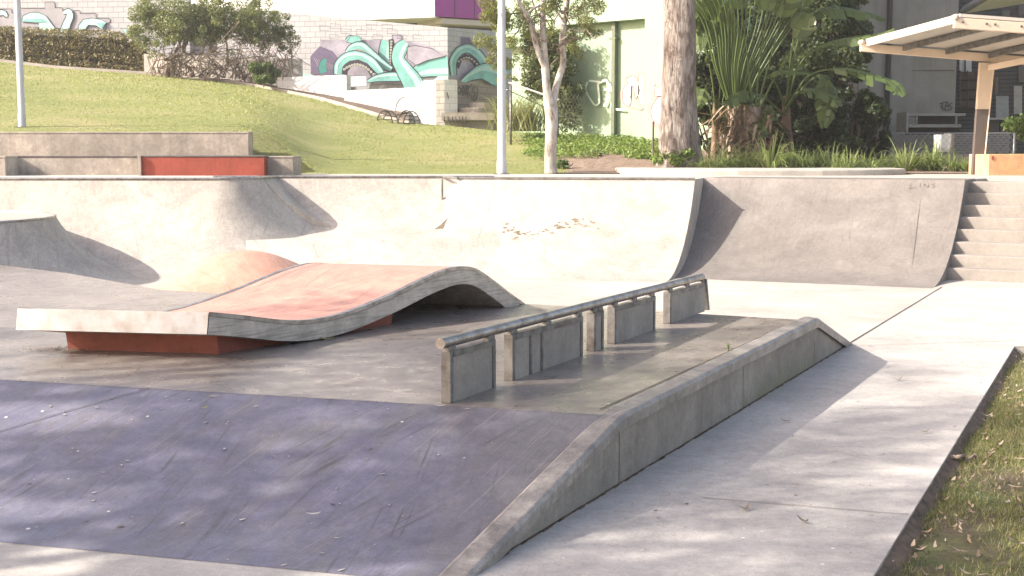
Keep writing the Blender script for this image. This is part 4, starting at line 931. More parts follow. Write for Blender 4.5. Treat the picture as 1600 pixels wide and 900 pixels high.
fbox(1541, 187, 1562, 212, 36.5, .8, 'cabinet', M['dark_recess']); fbox(1563, 187, 1586, 212, 36.5, .8, 'cabinet', M['dark_recess']); fbox(1540, 184, 1602, 187, 36.4, .9, 'cabinet_top', M['midsteel']); fbox(1587, 187, 1602, 212, 36.5, .8, 'cabinet', M['dark_recess'])
q = A(1500, 226, 33.0); r_ = thing('air_conditioner', 'long pale louvred unit beyond the mesh fence', 'machine', (q[0], q[1], 1.3))
fbox(1490, 207, 1578, 242, 33.0, .8, 'housing', M['midsteel'])
for k in range(9): fbox(1492, 209 + k * 3.6, 1576, 210.6 + k * 3.6, 32.96, .05, 'louvre', M['galv'])
fbox(1470, 210, 1488, 238, 33.4, .6, 'side_unit', M['frame'])

# ------------------------------------------------------------------ shelter
M['cream'] = plain('cream_paint', (.62, .50, .38), .5, var=.05); M['roofwhite'] = plain('white_roof_sheet', (.50, .46, .40), .5, var=.05); M['postdark'] = plain('dark_brown_post', (.10, .08, .07), .6)
sh = thing('shelter', 'open cream steel shelter with a flat tilted roof on a leaning two tone post', 'shelter', tuple(A(1526, 272, 23.9)))
Af, Bn = A(1344, 74, 24.0), A(1490, 36, 21.0); Ar, Br = A(1344 + 420, 108, 24.0), A(1490 + 470, 70, 21.0)
def beam(a, b, hgt, dep, nm, m, bev=.008):
    d = (b - a); d = d / np.linalg.norm(d); sd = np.cross(d, [0, 0, 1.0]); sd /= np.linalg.norm(sd); sd = sd * dep / 2; up = np.array([0, 0, hgt / 2])
    mb = MB(); mb.hexa([a - sd - up, b - sd - up, b + sd - up, a + sd - up], [a - sd + up, b - sd + up, b + sd + up, a + sd + up]); return bevel(part(mb, nm, m, sh), bev, 1)
beam(Af, Ar, .15, .08, 'beam', M['cream']); beam(Bn, Br, .17, .08, 'beam', M['cream'])
for q, nm in ((Af, 'end_lug'), (Bn, 'end_lug')):
    mb = MB(); mb.tube([q + (0.02, -.06, .09), q + (.02, .06, .09)], .05, 12); part(mb, nm, M['cream'], sh, True)
ro = np.array([.1, 0, .10]); P = [Af + ro, Bn + ro, Br + ro, Ar + ro]; mb = MB(); mb.hexa(P, [p + (0, 0, .05) for p in P]); part(mb, 'roof_sheet', M['roofwhite'], sh)
beam(Af + (.12, 0, .06), Bn + (.12, 0, .06), .09, .05, 'edge_trim', M['roofwhite'])
for k in range(1, 7):
    s_ = k / 6.3; a = Af * (1 - s_) + Ar * s_; b = Bn * (1 - s_) + Br * s_; beam(a + (0, -.05, .045), b + (0, .05, .045), .10, .06, 'purlin', M['galv'])
for px in (1503, 1540, 1553, 1594):
    q = Bn + (Br - Bn) * ((px - 1490) / 470); mb = MB(); mb.tube([q + (0, -.055, .02), q + (0, -.035, .02)], .018, 8); part(mb, 'bolt', M['galv'], sh)
pb_, pt_ = A(1526, 273, 23.9), A(1541, 98, 23.95)
mb = MB()
def pr(s_, wd0): c_ = pb_ * (1 - s_) + pt_ * s_; return [c_ + (-wd0, -.05, 0), c_ + (wd0, -.05, 0), c_ + (wd0, .05, 0), c_ + (-wd0, .05, 0)]
mb.hexa(pr(-.03, .095), pr(.585, .112)); part(mb, 'post_lower', M['postdark'], sh)
mb = MB(); mb.hexa(pr(.587, .112), pr(1.0, .125)); part(mb, 'post_upper', M['cream'], sh)
mb = MB(); c_ = pb_; e_ = np.array([.115, -.02, 0]); mb.tube([pb_ + (.10, -.056, 0), pt_ + (.13, -.056, 0)], .012, 6); part(mb, 'post_flange', M['cream'], sh)
beam(A(1545, 106, 23.9), A(1760, 62, 22.0), .11, .09, 'cross_beam', M['cream'])
# planter box and block at the right edge
r_ = thing('planter_box', 'cream and orange stained low box at the right edge behind the steps', 'planter', tuple(A(1570, 272, 23.2)))
a, b = A(1545, 241, 23.2), A(1690, 241, 23.2); mb = MB(); mb.box(((a[0] + b[0]) / 2, 23.7, (1.3 + a[2]) / 2), (b[0] - a[0], 1.0, a[2] - 1.3))
M['orangebox'] = concrete('orange_stained_timber', (.66, .50, .34), contrast=.4, paint=(.62, .36, .18), paint_wear=.6, rough=(.6, .8), blotch=2); bevel(part(mb, 'box_body', M['orangebox'], r_), .01, 1)
mb = MB(); q = A(1551, 247, 23.19); mb.box((q[0], q[1], q[2]), (.035, .006, .07)); part(mb, 'small_sticker', M['redpaint'], r_)

# ------------------------------------------------------------------ fences
M['wire'] = plain('wire', (.30, .30, .29), .5, .5)
def meshfence(x0, x1, ytop0, ytop1, Y0, Y1, zb, label, posts, pitch=.09, postr=.03, ptop=None):
    a, b = A(x0, ytop0, Y0), A(x1, ytop1, Y1); r_ = thing('mesh_fence', label, 'fence', (a[0], a[1], zb)); L = np.linalg.norm((b - a)[:2]); d = (b - a) / L
    wd_ = .008; mb = MB()
    def zt(s): return a[2] + (b[2] - a[2]) * s / L
    H_ = max(a[2], b[2]) - zb
    for sg in (1, -1):
        s = -H_
        while s < L + H_:
            s0, s1 = s, s + sg * H_; 
            c0 = max(0, min(L, s0)); z0 = zb + (c0 - s0) * sg
            c1 = max(0, min(L, s1)); z1 = zb + (c1 - s0) * sg
            if z0 < zb + H_ and abs(c1 - c0) > .05 and z0 >= zb - 1e-6:
                p, q = np.array([*(a + d * c0)[:2], z0]), np.array([*(a + d * c1)[:2], z1]); mb.add([p - (0, 0, wd_ * .7), q - (0, 0, wd_ * .7), q + (0, 0, wd_ * .7), p + (0, 0, wd_ * .7)], [(0, 1, 2, 3)])
            s += pitch * 1.41
    part(mb, 'wire_mesh', M['wire'], r_)
    mb = MB(); mb.tube([np.array([*a[:2], zt(0)]), np.array([*b[:2], zt(L)])], .012, 6); part(mb, 'top_rail', M['wire'], r_)
    for px, yt in posts:
        t = (px - 800) / FPX; s_ = (a[0] - t * a[1]) / (t * d[1] - d[0]); q = a + d * s_; zt_ = A(px, yt, q[1])[2]; mb = MB(); mb.tube([(q[0], q[1] - .03, zb - .1), (q[0], q[1] - .03, zt_)], postr, 8); part(mb, 'post', M['galv'], r_, True)
meshfence(1310, 1590, 208, 208, 30.0, 30.0, 1.35, 'chain link fence behind the strappy plants right of the palms', ((1377, 195), (1579, 208)), .10)
meshfence(792, 922, 140, 200, 32.5, 35.5, 1.8, 'sloping chain link fence below the ivy left of the green wall', ((798, 134), (871, 168)), .12)
q0_, q1_ = A(795, 129, 33.4), A(873, 156, 33.0); mb = MB(); mb.tube([q0_, q1_], .025, 8); tag(mb.build('handrail', M['frame'], smooth='auto'), 'thin pale rail sloping down behind the thin tree', 'rail')
q = A(1020, 262, 27.5); mb = MB(); mb.tube([(0, 0, -.1), (0, 0, 1.28)], .022, 8); o = mb.build('stake', M['postdark'], smooth='auto', loc=None); o.location = (q[0], q[1], q[2] - .3); tag(o, 'thin dark stake just left of the big trunk', 'stake')
#@@PART3
# ------------------------------------------------------------------ foliage
def leaf_cloud(cl, n, size, flat=.35, asp=.5, hollow=.5, droop=0.0):
    """cl: list of (centre, radii); four-cornered leaves spread near the shells of the clumps"""
    C = np.array([c for c, r in cl], float); Rr = np.array([r for c, r in cl], float); vol = Rr.prod(axis=1) ** (2 / 3); idx = rng.choice(len(cl), n, p=vol / vol.sum())
    d = rng.normal(size=(n, 3)); d /= np.linalg.norm(d, axis=1)[:, None]; rad = rng.uniform(hollow ** 3, 1.08, n) ** (1 / 3)
    P = C[idx] + d * Rr[idx] * rad[:, None]
    nn = rng.normal(size=(n, 3)) * .8 + d * .7 + np.array([0, 0, flat]); nn /= np.linalg.norm(nn, axis=1)[:, None]
    t = rng.normal(size=(n, 3)) + np.array([0, 0, -droop]); t -= nn * (t * nn).sum(1)[:, None]; t /= np.linalg.norm(t, axis=1)[:, None]; b = np.cross(nn, t)
    L = size * rng.uniform(.6, 1.4, n)[:, None]; Wd = L * asp
    v = np.stack([P - t * L * .5, P + b * Wd * .5 + nn * L * .08, P + t * L * .5, P - b * Wd * .5 + nn * L * .08], 1).reshape(-1, 3)
    return v, n
def leaves(name, m, cl, n, size, parent=None, **k):
    v, n = leaf_cloud(cl, n, size, **k)
    if parent is not None: v = v - np.array(parent.location) - (np.array(parent.parent.location) if parent.parent else 0)
    me = bpy.data.meshes.new(name); me.vertices.add(4 * n); me.vertices.foreach_set('co', v.ravel()); me.loops.add(4 * n); me.loops.foreach_set('vertex_index', np.arange(4 * n)); me.polygons.add(n)
    me.polygons.foreach_set('loop_start', np.arange(0, 4 * n, 4)); me.materials.append(m); me.update(calc_edges=True)
    o = bpy.data.objects.new(name, me); COL.objects.link(o); o.parent = parent; return o
LM = {
 'hedge': leafmat('hedge_leaf', [(.16, .125, .05), (.22, .175, .065), (.11, .09, .04), (.28, .22, .085), (.15, .14, .05)], .2),
 'vine': leafmat('vine_leaf', [(.16, .18, .065), (.23, .25, .095), (.11, .13, .05), (.27, .29, .12)], .3),
 'gum': leafmat('gum_leaf', [(.16, .18, .05), (.22, .22, .07), (.12, .14, .05), (.26, .24, .10)], .35),
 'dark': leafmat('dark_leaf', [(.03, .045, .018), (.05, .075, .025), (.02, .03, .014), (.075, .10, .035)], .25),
 'shrub': leafmat('shrub_leaf', [(.07, .12, .03), (.11, .17, .045), (.05, .085, .025), (.15, .21, .06)], .3),
 'ivy': leafmat('ivy_leaf', [(.055, .075, .025), (.09, .11, .035), (.035, .05, .02), (.13, .14, .05)], .2),
 'bright': leafmat('bright_leaf', [(.14, .22, .045), (.20, .28, .06), (.10, .17, .04), (.25, .31, .09)], .35),
 'brown': leafmat('dry_leaf', [(.20, .13, .08), (.28, .20, .13), (.13, .085, .055), (.34, .27, .19)], .15, .8),
 'strap': leafmat('strap_leaf', [(.14, .20, .055), (.22, .29, .085), (.33, .38, .17), (.09, .13, .04)], .35),
 'palm': leafmat('palm_leaf', [(.055, .085, .025), (.085, .125, .035), (.12, .165, .05), (.04, .06, .02)], .3, .35),
}
n = N('twig'); M['twig'] = n.set(n.mix(n.ramp(n.noise(n.co(), 9, 4), [(.3, 0.0), (.7, 1.0)]), (.16, .115, .085), (.30, .24, .19)), .9)
M['innerdark'] = plain('hedge_blocker_dark', (.035, .03, .018), .95)
n = N('gum_bark'); g1 = n.noise(n.co((1, 1, .28)), 7, 8, .7, 1.0); g2 = n.noise(n.co((1, 1, .12)), 26, 5, .7); g3 = n.noise(n.co((1, 1, .5)), 1.6, 5, .6)
col = n.ramp(n.math('ADD', n.math('MULTIPLY', g1, .6), n.math('MULTIPLY', g2, .4)), [(.40, (.08, .055, .04)), (.46, (.19, .15, .125)), (.53, (.33, .285, .245)), (.63, (.42, .375, .335))]); col = n.mix(n.math('MULTIPLY', n.ramp(g3, [(.45, 0.0), (.65, 1.0)]), .5), col, (.13, .09, .07))
M['bark'] = n.set(col, .9, n.bump(n.math('ADD', g1, g2), 1.0, .05))
n = N('pale_bark'); g1 = n.noise(n.co((1, 1, .4)), 6, 7, .7, .5)
M['palebark'] = n.set(n.ramp(g1, [(.36, (.14, .105, .08)), (.47, (.38, .33, .28)), (.6, (.56, .51, .45))]), .85, n.bump(g1, .7, .02))
def limb(mb, a, b, r0, r1, wob=.05, n=8, sides=9):
    a, b = np.array(a, float), np.array(b, float); L = np.linalg.norm(b - a); pts = [a * (1 - t) + b * t + (rng.normal(size=3) * wob * L * math.sin(math.pi * t) * .5 if 0 < t < 1 else 0) for t in np.linspace(0, 1, n)]
    mb.tube(pts, list(np.linspace(r0, r1, n)), sides); return pts
def loc(v, root): return np.array(v) - np.array(root.location)

# hedge
r_ = thing('hedge', 'long clipped brown-green hedge on the kerb below the pale left mural', 'hedge', tuple(A(90, 110, 51.5)))
cl = []
for px in np.arange(-130, 246, 7):
    yt = np.interp(px, [-60, 0, 100, 180, 200, 225, 245], [40, 41, 46, 49, 52, 66, 90]); t = (px - 800) / FPX; Y = float(np.interp(t, kt, kY)) + 1.15
    za1 = A(px, yt, Y)[2]; za0 = float(np.interp(t, kt, kz)) + .05; k = 4
    for i in range(k): cl.append(((t * Y + rng.normal() * .04, Y + rng.normal() * .05, za0 + (za1 - za0) * (i + .5) / k), (.24, .50, (za1 - za0) / k * .62)))
leaves('foliage', LM['hedge'], cl, 26000, .10, r_, hollow=.75)
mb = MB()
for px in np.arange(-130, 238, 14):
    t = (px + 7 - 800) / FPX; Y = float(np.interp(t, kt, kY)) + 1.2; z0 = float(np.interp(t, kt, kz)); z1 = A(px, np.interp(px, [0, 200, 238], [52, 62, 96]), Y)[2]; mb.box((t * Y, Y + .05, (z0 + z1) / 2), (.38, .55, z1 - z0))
part(mb, 'light_blocker', M['innerdark'], r_)  # dark boxes added inside the hedge to block light
# sprawling vine shrub
r_ = thing('vine_shrub', 'big sprawling vine shrub, leafy above and bare twigs below, against the wall', 'shrub', tuple(A(262, 112, 48.5)))
cl = []; spots = [(215, 22, 16), (232, 40, 22), (250, 14, 22), (280, 14, 24), (262, 36, 24), (300, 26, 24), (330, 30, 24), (320, 12, 18), (358, 34, 22), (385, 28, 20), (400, 44, 18), (415, 24, 16), (432, 40, 16), (448, 52, 14), (458, 66, 10), (290, 52, 18), (345, 56, 14), (250, 62, 14), (225, 10, 14), (210, 50, 14), (222, 66, 13), (236, 22, 20), (270, 50, 20), (310, 44, 20), (340, 14, 18), (370, 12, 16), (395, 16, 14), (345, 40, 22), (375, 46, 20), (400, 30, 20), (425, 50, 18), (440, 60, 14), (330, 58, 16), (310, 60, 16), (405, 62, 14), (380, 62, 12), (415, 66, 12), (440, 74, 10), (240, 84, 8)]
for px, py, rr_ in spots:
    Y = 47.6 + rng.uniform(-.5, .6) + max(0, px - 300) * .006; c_ = A(px, py, Y); q = rr_ * Y / FPX; cl.append((c_, (q, q * .8, q * .85)))
    for k in range(4): cl.append((c_ + rng.normal(size=3) * q * .6, (q * .45, q * .45, q * .4)))
leaves('foliage', LM['vine'], cl, 34000, .09, r_, hollow=.4)
mb = MB()
for k in range(100):
    px0 = rng.uniform(235, 440); a = A(px0, 116 + (px0 - 250) * .05, 48.2); s_ = spots[rng.integers(len(spots))]; px1 = px0 + rng.normal() * 40; b = A(np.clip(px1, 215, 465), rng.uniform(50, 95), 47.6 + rng.uniform(-.5, .7))
    limb(mb, loc(a, r_), loc(b, r_), rng.uniform(.012, .03), .006, .45, 9, 5)
for px in (262, 268, 300, 372): limb(mb, loc(A(px, 120, 48.0), r_), loc(A(px + rng.normal() * 15, 50, 47.8), r_), .07, .03, .2, 8, 7)
mb.build('branches', M['twig'], r_)
# bare bank of soil wall under the vine (plain rendered retaining wall)
ra, rbp = A(225, 100, 49.6), A(470, 100, 49.2); M['oldrender'] = plain('old_render', (.52, .48, .43), .85, var=.3, scale=1.2)
r2 = thing('low_wall', 'old stained retaining wall behind the bare twigs of the vine', 'wall', (ra[0], ra[1], 3)); wallobj('wall', ra, rbp, 3, A(225, 84, 49.6)[2], A(470, 92, 49.2)[2], M['oldrender'], .3, r2)
def shrub(px, ybase, Y, wpx, hpx, label, mat, nl, sz, name='shrub', group=None, cat='shrub', asp=.5):
    b = A(px, ybase, Y); k = Y / FPX; r_ = thing(name, label, cat, tuple(b), group); cl = []
    for i in range(14):
        t = rng.uniform(0, 2 * math.pi); q = rng.uniform(.1, .8); cl.append((b + np.array([math.cos(t) * q * wpx / 2 * k, math.sin(t) * q * wpx / 2 * k, hpx * k * rng.uniform(.25, .8)]), (wpx * k * .2, wpx * k * .2, hpx * k * .2)))
    leaves('foliage', LM[mat], cl, nl, sz, r_, hollow=.3, asp=asp)
    mb = MB()
    for i in range(7): limb(mb, (0, 0, -.05), (rng.normal() * wpx * k * .2, rng.normal() * wpx * k * .2, hpx * k * .7), .02, .008, .1, 5, 5)
    mb.build('stem', M['twig'], r_); return r_
shrub(412, 134, 46.6, 46, 38, 'small rounded green shrub at the left end of the low white wall', 'shrub', 5000, .09)
shrub(1612, 238, 24.6, 80, 62, 'bushy green shrub at the right edge above the cream box', 'shrub', 3500, .09)
shrub(882, 272, 26.0, 24, 26, 'small spiky seedling beside the thin tree', 'shrub', 260, .12, asp=.25)
shrub(1050, 264, 26.2, 62, 34, 'yellow green creeper at the foot of the big trunk', 'bright', 900, .12)
shrub(1000, 262, 28.5, 46, 24, 'low weedy shrub left of the dark stake', 'bright', 900, .07); shrub(932, 258, 29.0, 26, 26, 'sparse wiry shrub on the bare slope', 'ivy', 260, .06)
# ivy column on the green wall
r_ = thing('ivy', 'dense ivy column climbing the green wall behind the thin tree', 'climber', tuple(A(862, 205, 35.2))); cl = []
for i in range(90):
    px, py = rng.uniform(822, 893), rng.uniform(54, 150); q = gp.hit(px, py, .25 + rng.uniform(0, .25)); cl.append((q, (.22, .2, .22)))
for i in range(24): q = gp.hit(rng.uniform(868, 905), rng.uniform(135, 200), .2); cl.append((q, (.2, .16, .2)))
leaves('foliage', LM['ivy'], cl, 12000, .10, r_, hollow=.5)
r_ = thing('bamboo_clump', 'feathery pale yellow grass clump behind the lamp pole', 'plant', tuple(A(815, 205, 33.8))); mb = MB()
def blade(mb, base, dirx, diry, L, wd, droop, n=6, rise=1.0):
    pts = []; 
    for i in range(n):
        s_ = i / (n - 1); pts.append(np.array(base) + np.array([dirx * s_ * L, diry * s_ * L, rise * L * s_ - droop * L * s_ * s_]))
    sd = np.cross(pts[-1] - pts[0], [0, 0, 1.0]); sd = sd / (np.linalg.norm(sd) + 1e-6); rows = [[p - sd * wd * .5 * (1 - (i / (n - 1)) ** 2 * .95), p + (0, 0, -.15 * wd), p + sd * wd * .5 * (1 - (i / (n - 1)) ** 2 * .95)] for i, p in enumerate(pts)]
    mb.grid(rows)
for k in range(320): a = rng.uniform(0, 6.28); blade(mb, (rng.normal() * .35, rng.normal() * .2, 0), math.cos(a) * .4, math.sin(a) * .4, rng.uniform(.7, 1.7), .035, .45)
mb.build('blades', leafmat('pale_blade', [(.26, .27, .10), (.34, .33, .15), (.20, .23, .08)], .3), r_)

# big trunk
Tb = A(1064, 266, 26.5); r_ = thing('gum_tree', 'massive pale barked gum tree with a flaring base beside the palms', 'tree', tuple(Tb))
mb = MB(); kk = 26.5 / FPX; prof = [(266, 1064, 39), (262, 1063, 37), (250, 1061, 34.5), (225, 1060, 32), (190, 1060, 29), (140, 1060, 26.5), (90, 1062, 25.5), (50, 1062, 24.5), (0, 1062, 24), (-120, 1060, 23), (-260, 1056, 21), (-420, 1050, 17)]
rows = []
for yy, xx, rr_ in [tuple(np.array(p)) for p in resample([np.array(p, float) for p in prof], 60)]:
    c_ = A(xx, yy, 26.5); row = []
    for t in np.linspace(0, 2 * math.pi, 37):
        g = 1 + .05 * math.sin(3 * t + c_[2]) + .03 * math.sin(7 * t + 2 * c_[2]) + (.10 * max(0, math.sin(5 * t + .6)) * max(0, (yy - 225) / 40) if yy > 225 else 0)
        row.append(c_ - Tb + np.array([math.cos(t), math.sin(t), 0]) * rr_ * kk * g)
    rows.append(row)
mb.grid(rows); mb.build('trunk', M['bark'], r_, smooth=True)
mb = MB(); top = A(1052, -380, 26.5) - Tb; cl = []
for k in range(9):
    a = rng.uniform(0, 6.28); e = top + np.array([math.cos(a) * rng.uniform(2, 4.2), math.sin(a) * rng.uniform(1.5, 3.0), rng.uniform(.5, 3.5)]); limb(mb, top - (0, 0, rng.uniform(0, 1.2)), e, .14, .04, .12)
    for j in range(4): cl.append((e + Tb + rng.normal(size=3) * .7, (.8, .8, .5)))
mb.build('limb', M['bark'], r_); leaves('crown', LM['gum'], cl, 9000, .16, r_, asp=.3)
# thin forked tree
Y = 24.9; tb = A(861, 273, Y); r_ = thing('young_tree', 'slender pale tree forking into three stems at the deck edge', 'tree', tuple(tb))
mb = MB()
def ptube(pts): mb.tube([A(x, y, Y + dy) - tb for x, y, r__, dy in pts], [r__ * Y / FPX for x, y, r__, dy in pts], 12)
def sm(pts): return [tuple(q) for q in crv(pts, 40)]
ptube(sm([(861, 275, 10.5, 0), (860, 250, 9.3, 0), (861, 220, 9, 0), (862, 190, 9.5, 0), (860, 168, 9.5, 0), (855, 145, 6.5, 0), (852, 110, 6, 0), (849, 60, 5.2, 0), (848, 20, 4.8, 0), (850, -60, 4, 0), (846, -140, 3, 0)]))
ptube(sm([(864, 178, 6, 0), (866, 150, 5.6, .1), (872, 125, 5.2, .2), (880, 98, 5, .3), (878, 60, 4.6, .3), (884, 22, 4.2, .4), (890, -30, 3.6, .5), (900, -110, 2.6, .6)]))
ptube(sm([(853, 110, 4.5, 0), (840, 78, 4.2, -.1), (832, 48, 4, -.2), (822, 22, 3.4, -.3), (812, 5, 3, -.4), (800, -40, 2.4, -.6)]))
ptube(sm([(822, 22, 2, -.3), (836, 12, 1.8, -.2), (848, 8, 1.6, 0)])); ptube(sm([(884, 40, 2, .3), (870, 18, 1.8, .4), (858, 4, 1.5, .4)]))
mb.build('trunk', M['palebark'], r_, smooth=True)
mb = MB()
for k in range(34):
    x0, y0 = [(849, 20), (884, 20), (820, 20), (838, 70), (878, 70), (850, -40)][k % 6]; x1, y1 = x0 + rng.normal() * 38, y0 + rng.uniform(-50, 50)
    limb(mb, A(x0, y0, Y) - tb, A(x1, y1, Y + rng.normal() * .5) - tb, .018, .005, .25, 7, 5)
mb.build('twigs', M['twig'], r_); cl = []
for px, py, rr_ in ((770, 10, 22), (785, 40, 20), (762, 30, 14), (775, 72, 18), (790, 100, 13), (812, 30, 18), (800, 62, 14), (768, 100, 9), (815, 8, 18), (905, 8, 18), (925, 30, 16), (910, 52, 13), (896, 70, 10), (930, 55, 8), (862, 45, 10), (840, 4, 14), (870, 0, 14), (935, 10, 12), (822, 92, 9), (800, 120, 6), (780, 125, 7), (905, 88, 6)):
    c_ = A(px, py, Y + rng.normal() * .35); q = rr_ * Y / FPX
    for k in range(3): cl.append((c_ + rng.normal(size=3) * q * .55, (q * .8, q * .9, q * .7)))
leaves('crown', LM['gum'], cl, 14000, .05, r_, hollow=.2, asp=.35); cl = []
for k in range(26): cl.append((A(rng.uniform(740, 960), rng.uniform(-160, -25), Y + rng.normal() * .6), (.35, .35, .25)))
leaves('crown', LM['gum'], cl, 3500, .07, r_, hollow=.2, asp=.35)

# dark shrub mass behind the palms: separate shrubs
dk = [(1105, 240, 29, 70, 150, 'dark shrub immediately right of the big trunk'), (1215, 262, 28.6, 90, 150, 'dark leafy shrub between the palm trunk and the banana leaves'), (1275, 262, 29.2, 110, 190, 'tall dark shrub behind the drooping banana leaf'), (1330, 262, 29.5, 90, 185, 'dark fine leaved shrub at the right of the palms'),
      (1130, 150, 31.5, 120, 190, 'dark tree crown filling the gap above the palm trunk'), (1240, 150, 31.5, 130, 190, 'dark tree crown high behind the palm fan'), (1310, 120, 31.0, 90, 130, 'dark tree crown at the upper right of the palms'), (1360, 262, 29.8, 50, 110, 'low dark shrub at the left end of the mesh fence')]
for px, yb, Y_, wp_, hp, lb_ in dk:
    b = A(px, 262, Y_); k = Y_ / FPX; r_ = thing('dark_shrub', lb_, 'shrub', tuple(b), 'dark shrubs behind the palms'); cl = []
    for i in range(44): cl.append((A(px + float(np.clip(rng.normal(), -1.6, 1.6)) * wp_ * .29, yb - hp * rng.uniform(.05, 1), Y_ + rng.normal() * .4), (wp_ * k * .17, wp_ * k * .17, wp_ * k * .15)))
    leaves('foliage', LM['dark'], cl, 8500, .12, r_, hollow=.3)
    mb = MB()
    for i in range(8): limb(mb, (rng.normal() * .15, rng.normal() * .1, -.1), A(px + rng.normal() * wp_ * .25, yb - hp * rng.uniform(.5, .95), Y_) - b, .035, .01, .15, 7, 5)
    mb.build('stem', M['twig'], r_)
# palm leaves: petiole plus a broad torn blade
def banana(root, base, pts_px, Y0, Y1, wd, blade_from=.35, torn=.5, fold=.25, rib=.03, mat='palm'):
    pts = crv([(x, y, Y0 + (Y1 - Y0) * i / (len(pts_px) - 1)) for i, (x, y) in enumerate(pts_px)], 36); P = [A(x, y, Yc) for x, y, Yc in pts]; o = np.array(root.location)
    mb = MB(); mb.tube([p - o for p in P], list(np.linspace(rib * .75, rib * .2, len(P))), 6); lf = mb.build('petiole', LM['palm'], root, smooth=True)
    mb = MB(); k0 = int(len(P) * blade_from); k1 = len(P) - 1
    for sg in (-1, 1):
        i = k0
        while i < k1:
            j = min(k1, i + rng.integers(1, 4)); gap = rng.uniform(0, .28) * torn; dr = rng.uniform(.0, .5) * torn
            rows = []
            for q in np.linspace(i, j - gap, 3):
                a = int(q); f = q - a; p = P[a] * (1 - f) + P[min(a + 1, k1)] * f; d = P[min(a + 1, k1)] - P[max(a - 1, 0)]; d /= np.linalg.norm(d) + 1e-9
                up = np.array([0, -.35, 1.0]); sd = np.cross(d, up); sd /= np.linalg.norm(sd) + 1e-9; nrm = np.cross(sd, d); s_ = (q - k0) / (k1 - k0); w_ = wd * math.sin(math.pi * min(1, .12 + .86 * s_)) ** .6
                rows.append([p - o, p - o + sd * sg * w_ * .5 + nrm * fold * w_ * .3, p - o + sd * sg * w_ - nrm * w_ * dr + d * w_ * .3 - np.array([0, 0, dr * w_ * .5])])
            mb.grid(rows); i = j
    mb.build('blade', LM[mat], lf)
pb0 = A(1152, 262, 27.6); r_ = thing('fan_palm', "traveller's palm with long stalks fanning up from a shaggy trunk", 'palm tree', tuple(pb0))
mb = MB(); limb(mb, (0, 0, -.1), A(1150, 150, 27.6) - pb0, .26, .16, .03, 8, 12); mb.build('trunk', M['twig'], r_, smooth=True)
for k in range(27):
    s_ = k / 26; x1 = 1090 + 165 * s_; x1t = 1150 + (x1 - 1165) * 2.2; yy = -90 - 120 * math.sin(math.pi * s_)
    banana(r_, None, [(1143 + 18 * s_, 175 + rng.uniform(-6, 6)), (1150 + (x1 - 1160) * .45, 110), (x1, 20), (x1t * .75 + x1 * .25, (yy + 20) * .6), (x1t, yy)], 27.5, 27.3 + rng.normal() * .5, .36, .80, .5, .3, .036)
cl = [(A(1140 + rng.normal() * 12, rng.uniform(175, 262), 27.3), (.22, .2, .3)) for _ in range(20)]; mb = MB()
for k in range(150): px = 1150 + rng.normal() * 18; a = A(px, rng.uniform(160, 250), 27.4 - rng.uniform(0, .25)) - pb0; blade(mb, a, rng.normal() * .45, rng.normal() * .2 - .1, rng.uniform(.15, .8), rng.uniform(.03, .09), rng.uniform(-.2, .5), 6, rng.uniform(-.8, .1))
mb.build('dead_leaf_skirt', LM['brown'], r_)
pb1 = A(1180, 262, 27.2); r_ = thing('fan_palm', 'second shaggy palm trunk hung with dead brown leaves', 'palm tree', tuple(pb1))
mb = MB(); limb(mb, (0, 0, -.1), A(1178, 168, 27.2) - pb1, .24, .15, .04, 8, 12); mb.build('trunk', M['twig'], r_, smooth=True); mb = MB()
for k in range(170): px = 1182 + rng.normal() * 20; a = A(px, rng.uniform(165, 252), 27.1 - rng.uniform(0, .3)) - pb1; blade(mb, a, rng.normal() * .45, rng.normal() * .2 - .1, rng.uniform(.15, .75), rng.uniform(.03, .09), rng.uniform(-.2, .5), 6, rng.uniform(-.8, .1))
mb.build('dead_leaf_skirt', LM['brown'], r_)
for L_ in ([(1180, 175), (1186, 110), (1196, 40), (1205, -30)], [(1182, 175), (1196, 120), (1215, 50), (1232, -20)], [(1184, 178), (1206, 130), (1235, 80), (1262, 20)], [(1176, 175), (1170, 110), (1162, 40), (1150, -40)]): banana(r_, None, L_, 27.2, 27.0, .34, .78, .6, .3, .036)
pb2 = A(1232, 264, 27.8); r_ = thing('banana_plant', 'banana plant with torn arching leaves reaching right over the grey wall', 'banana plant', tuple(pb2))
mb = MB(); limb(mb, (0, 0, -.1), A(1228, 150, 27.8) - pb2, .13, .08, .03, 8, 10); mb.build('trunk', LM['brown'], r_, smooth=True)
BL = [([(1228, 160), (1240, 90), (1262, 30), (1300, 14), (1345, 20), (1384, 30)], .36), ([(1230, 160), (1250, 100), (1290, 70), (1335, 60), (1370, 56), (1398, 44)], .30), ([(1230, 170), (1262, 120), (1310, 108), (1360, 118), (1400, 132), (1414, 150)], .30),
      ([(1228, 170), (1262, 130), (1284, 120), (1292, 150), (1288, 200)], .36), ([(1226, 165), (1212, 130), (1200, 120), (1222, 112), (1270, 116)], .26), ([(1226, 175), (1240, 150), (1262, 140), (1300, 150), (1312, 166)], .28),
      ([(1228, 165), (1240, 60), (1262, -20), (1300, -60)], .4), ([(1226, 180), (1190, 150), (1160, 146), (1130, 165)], .3), ([(1228, 180), (1205, 165), (1196, 180), (1188, 215)], .26)]
for pts_, wd_b in BL: banana(r_, None, pts_, 27.7, 26.9 + rng.uniform(-.3, .4), wd_b * .72, .38, 1.0, .35, .035)
pb3 = A(1118, 262, 28.2); r_ = thing('banana_plant', 'banana plant with upright dark leaves close right of the big trunk', 'banana plant', tuple(pb3))
mb = MB(); limb(mb, (0, 0, -.1), A(1120, 160, 28.2) - pb3, .1, .07, .03, 6, 9); mb.build('trunk', LM['brown'], r_, smooth=True)
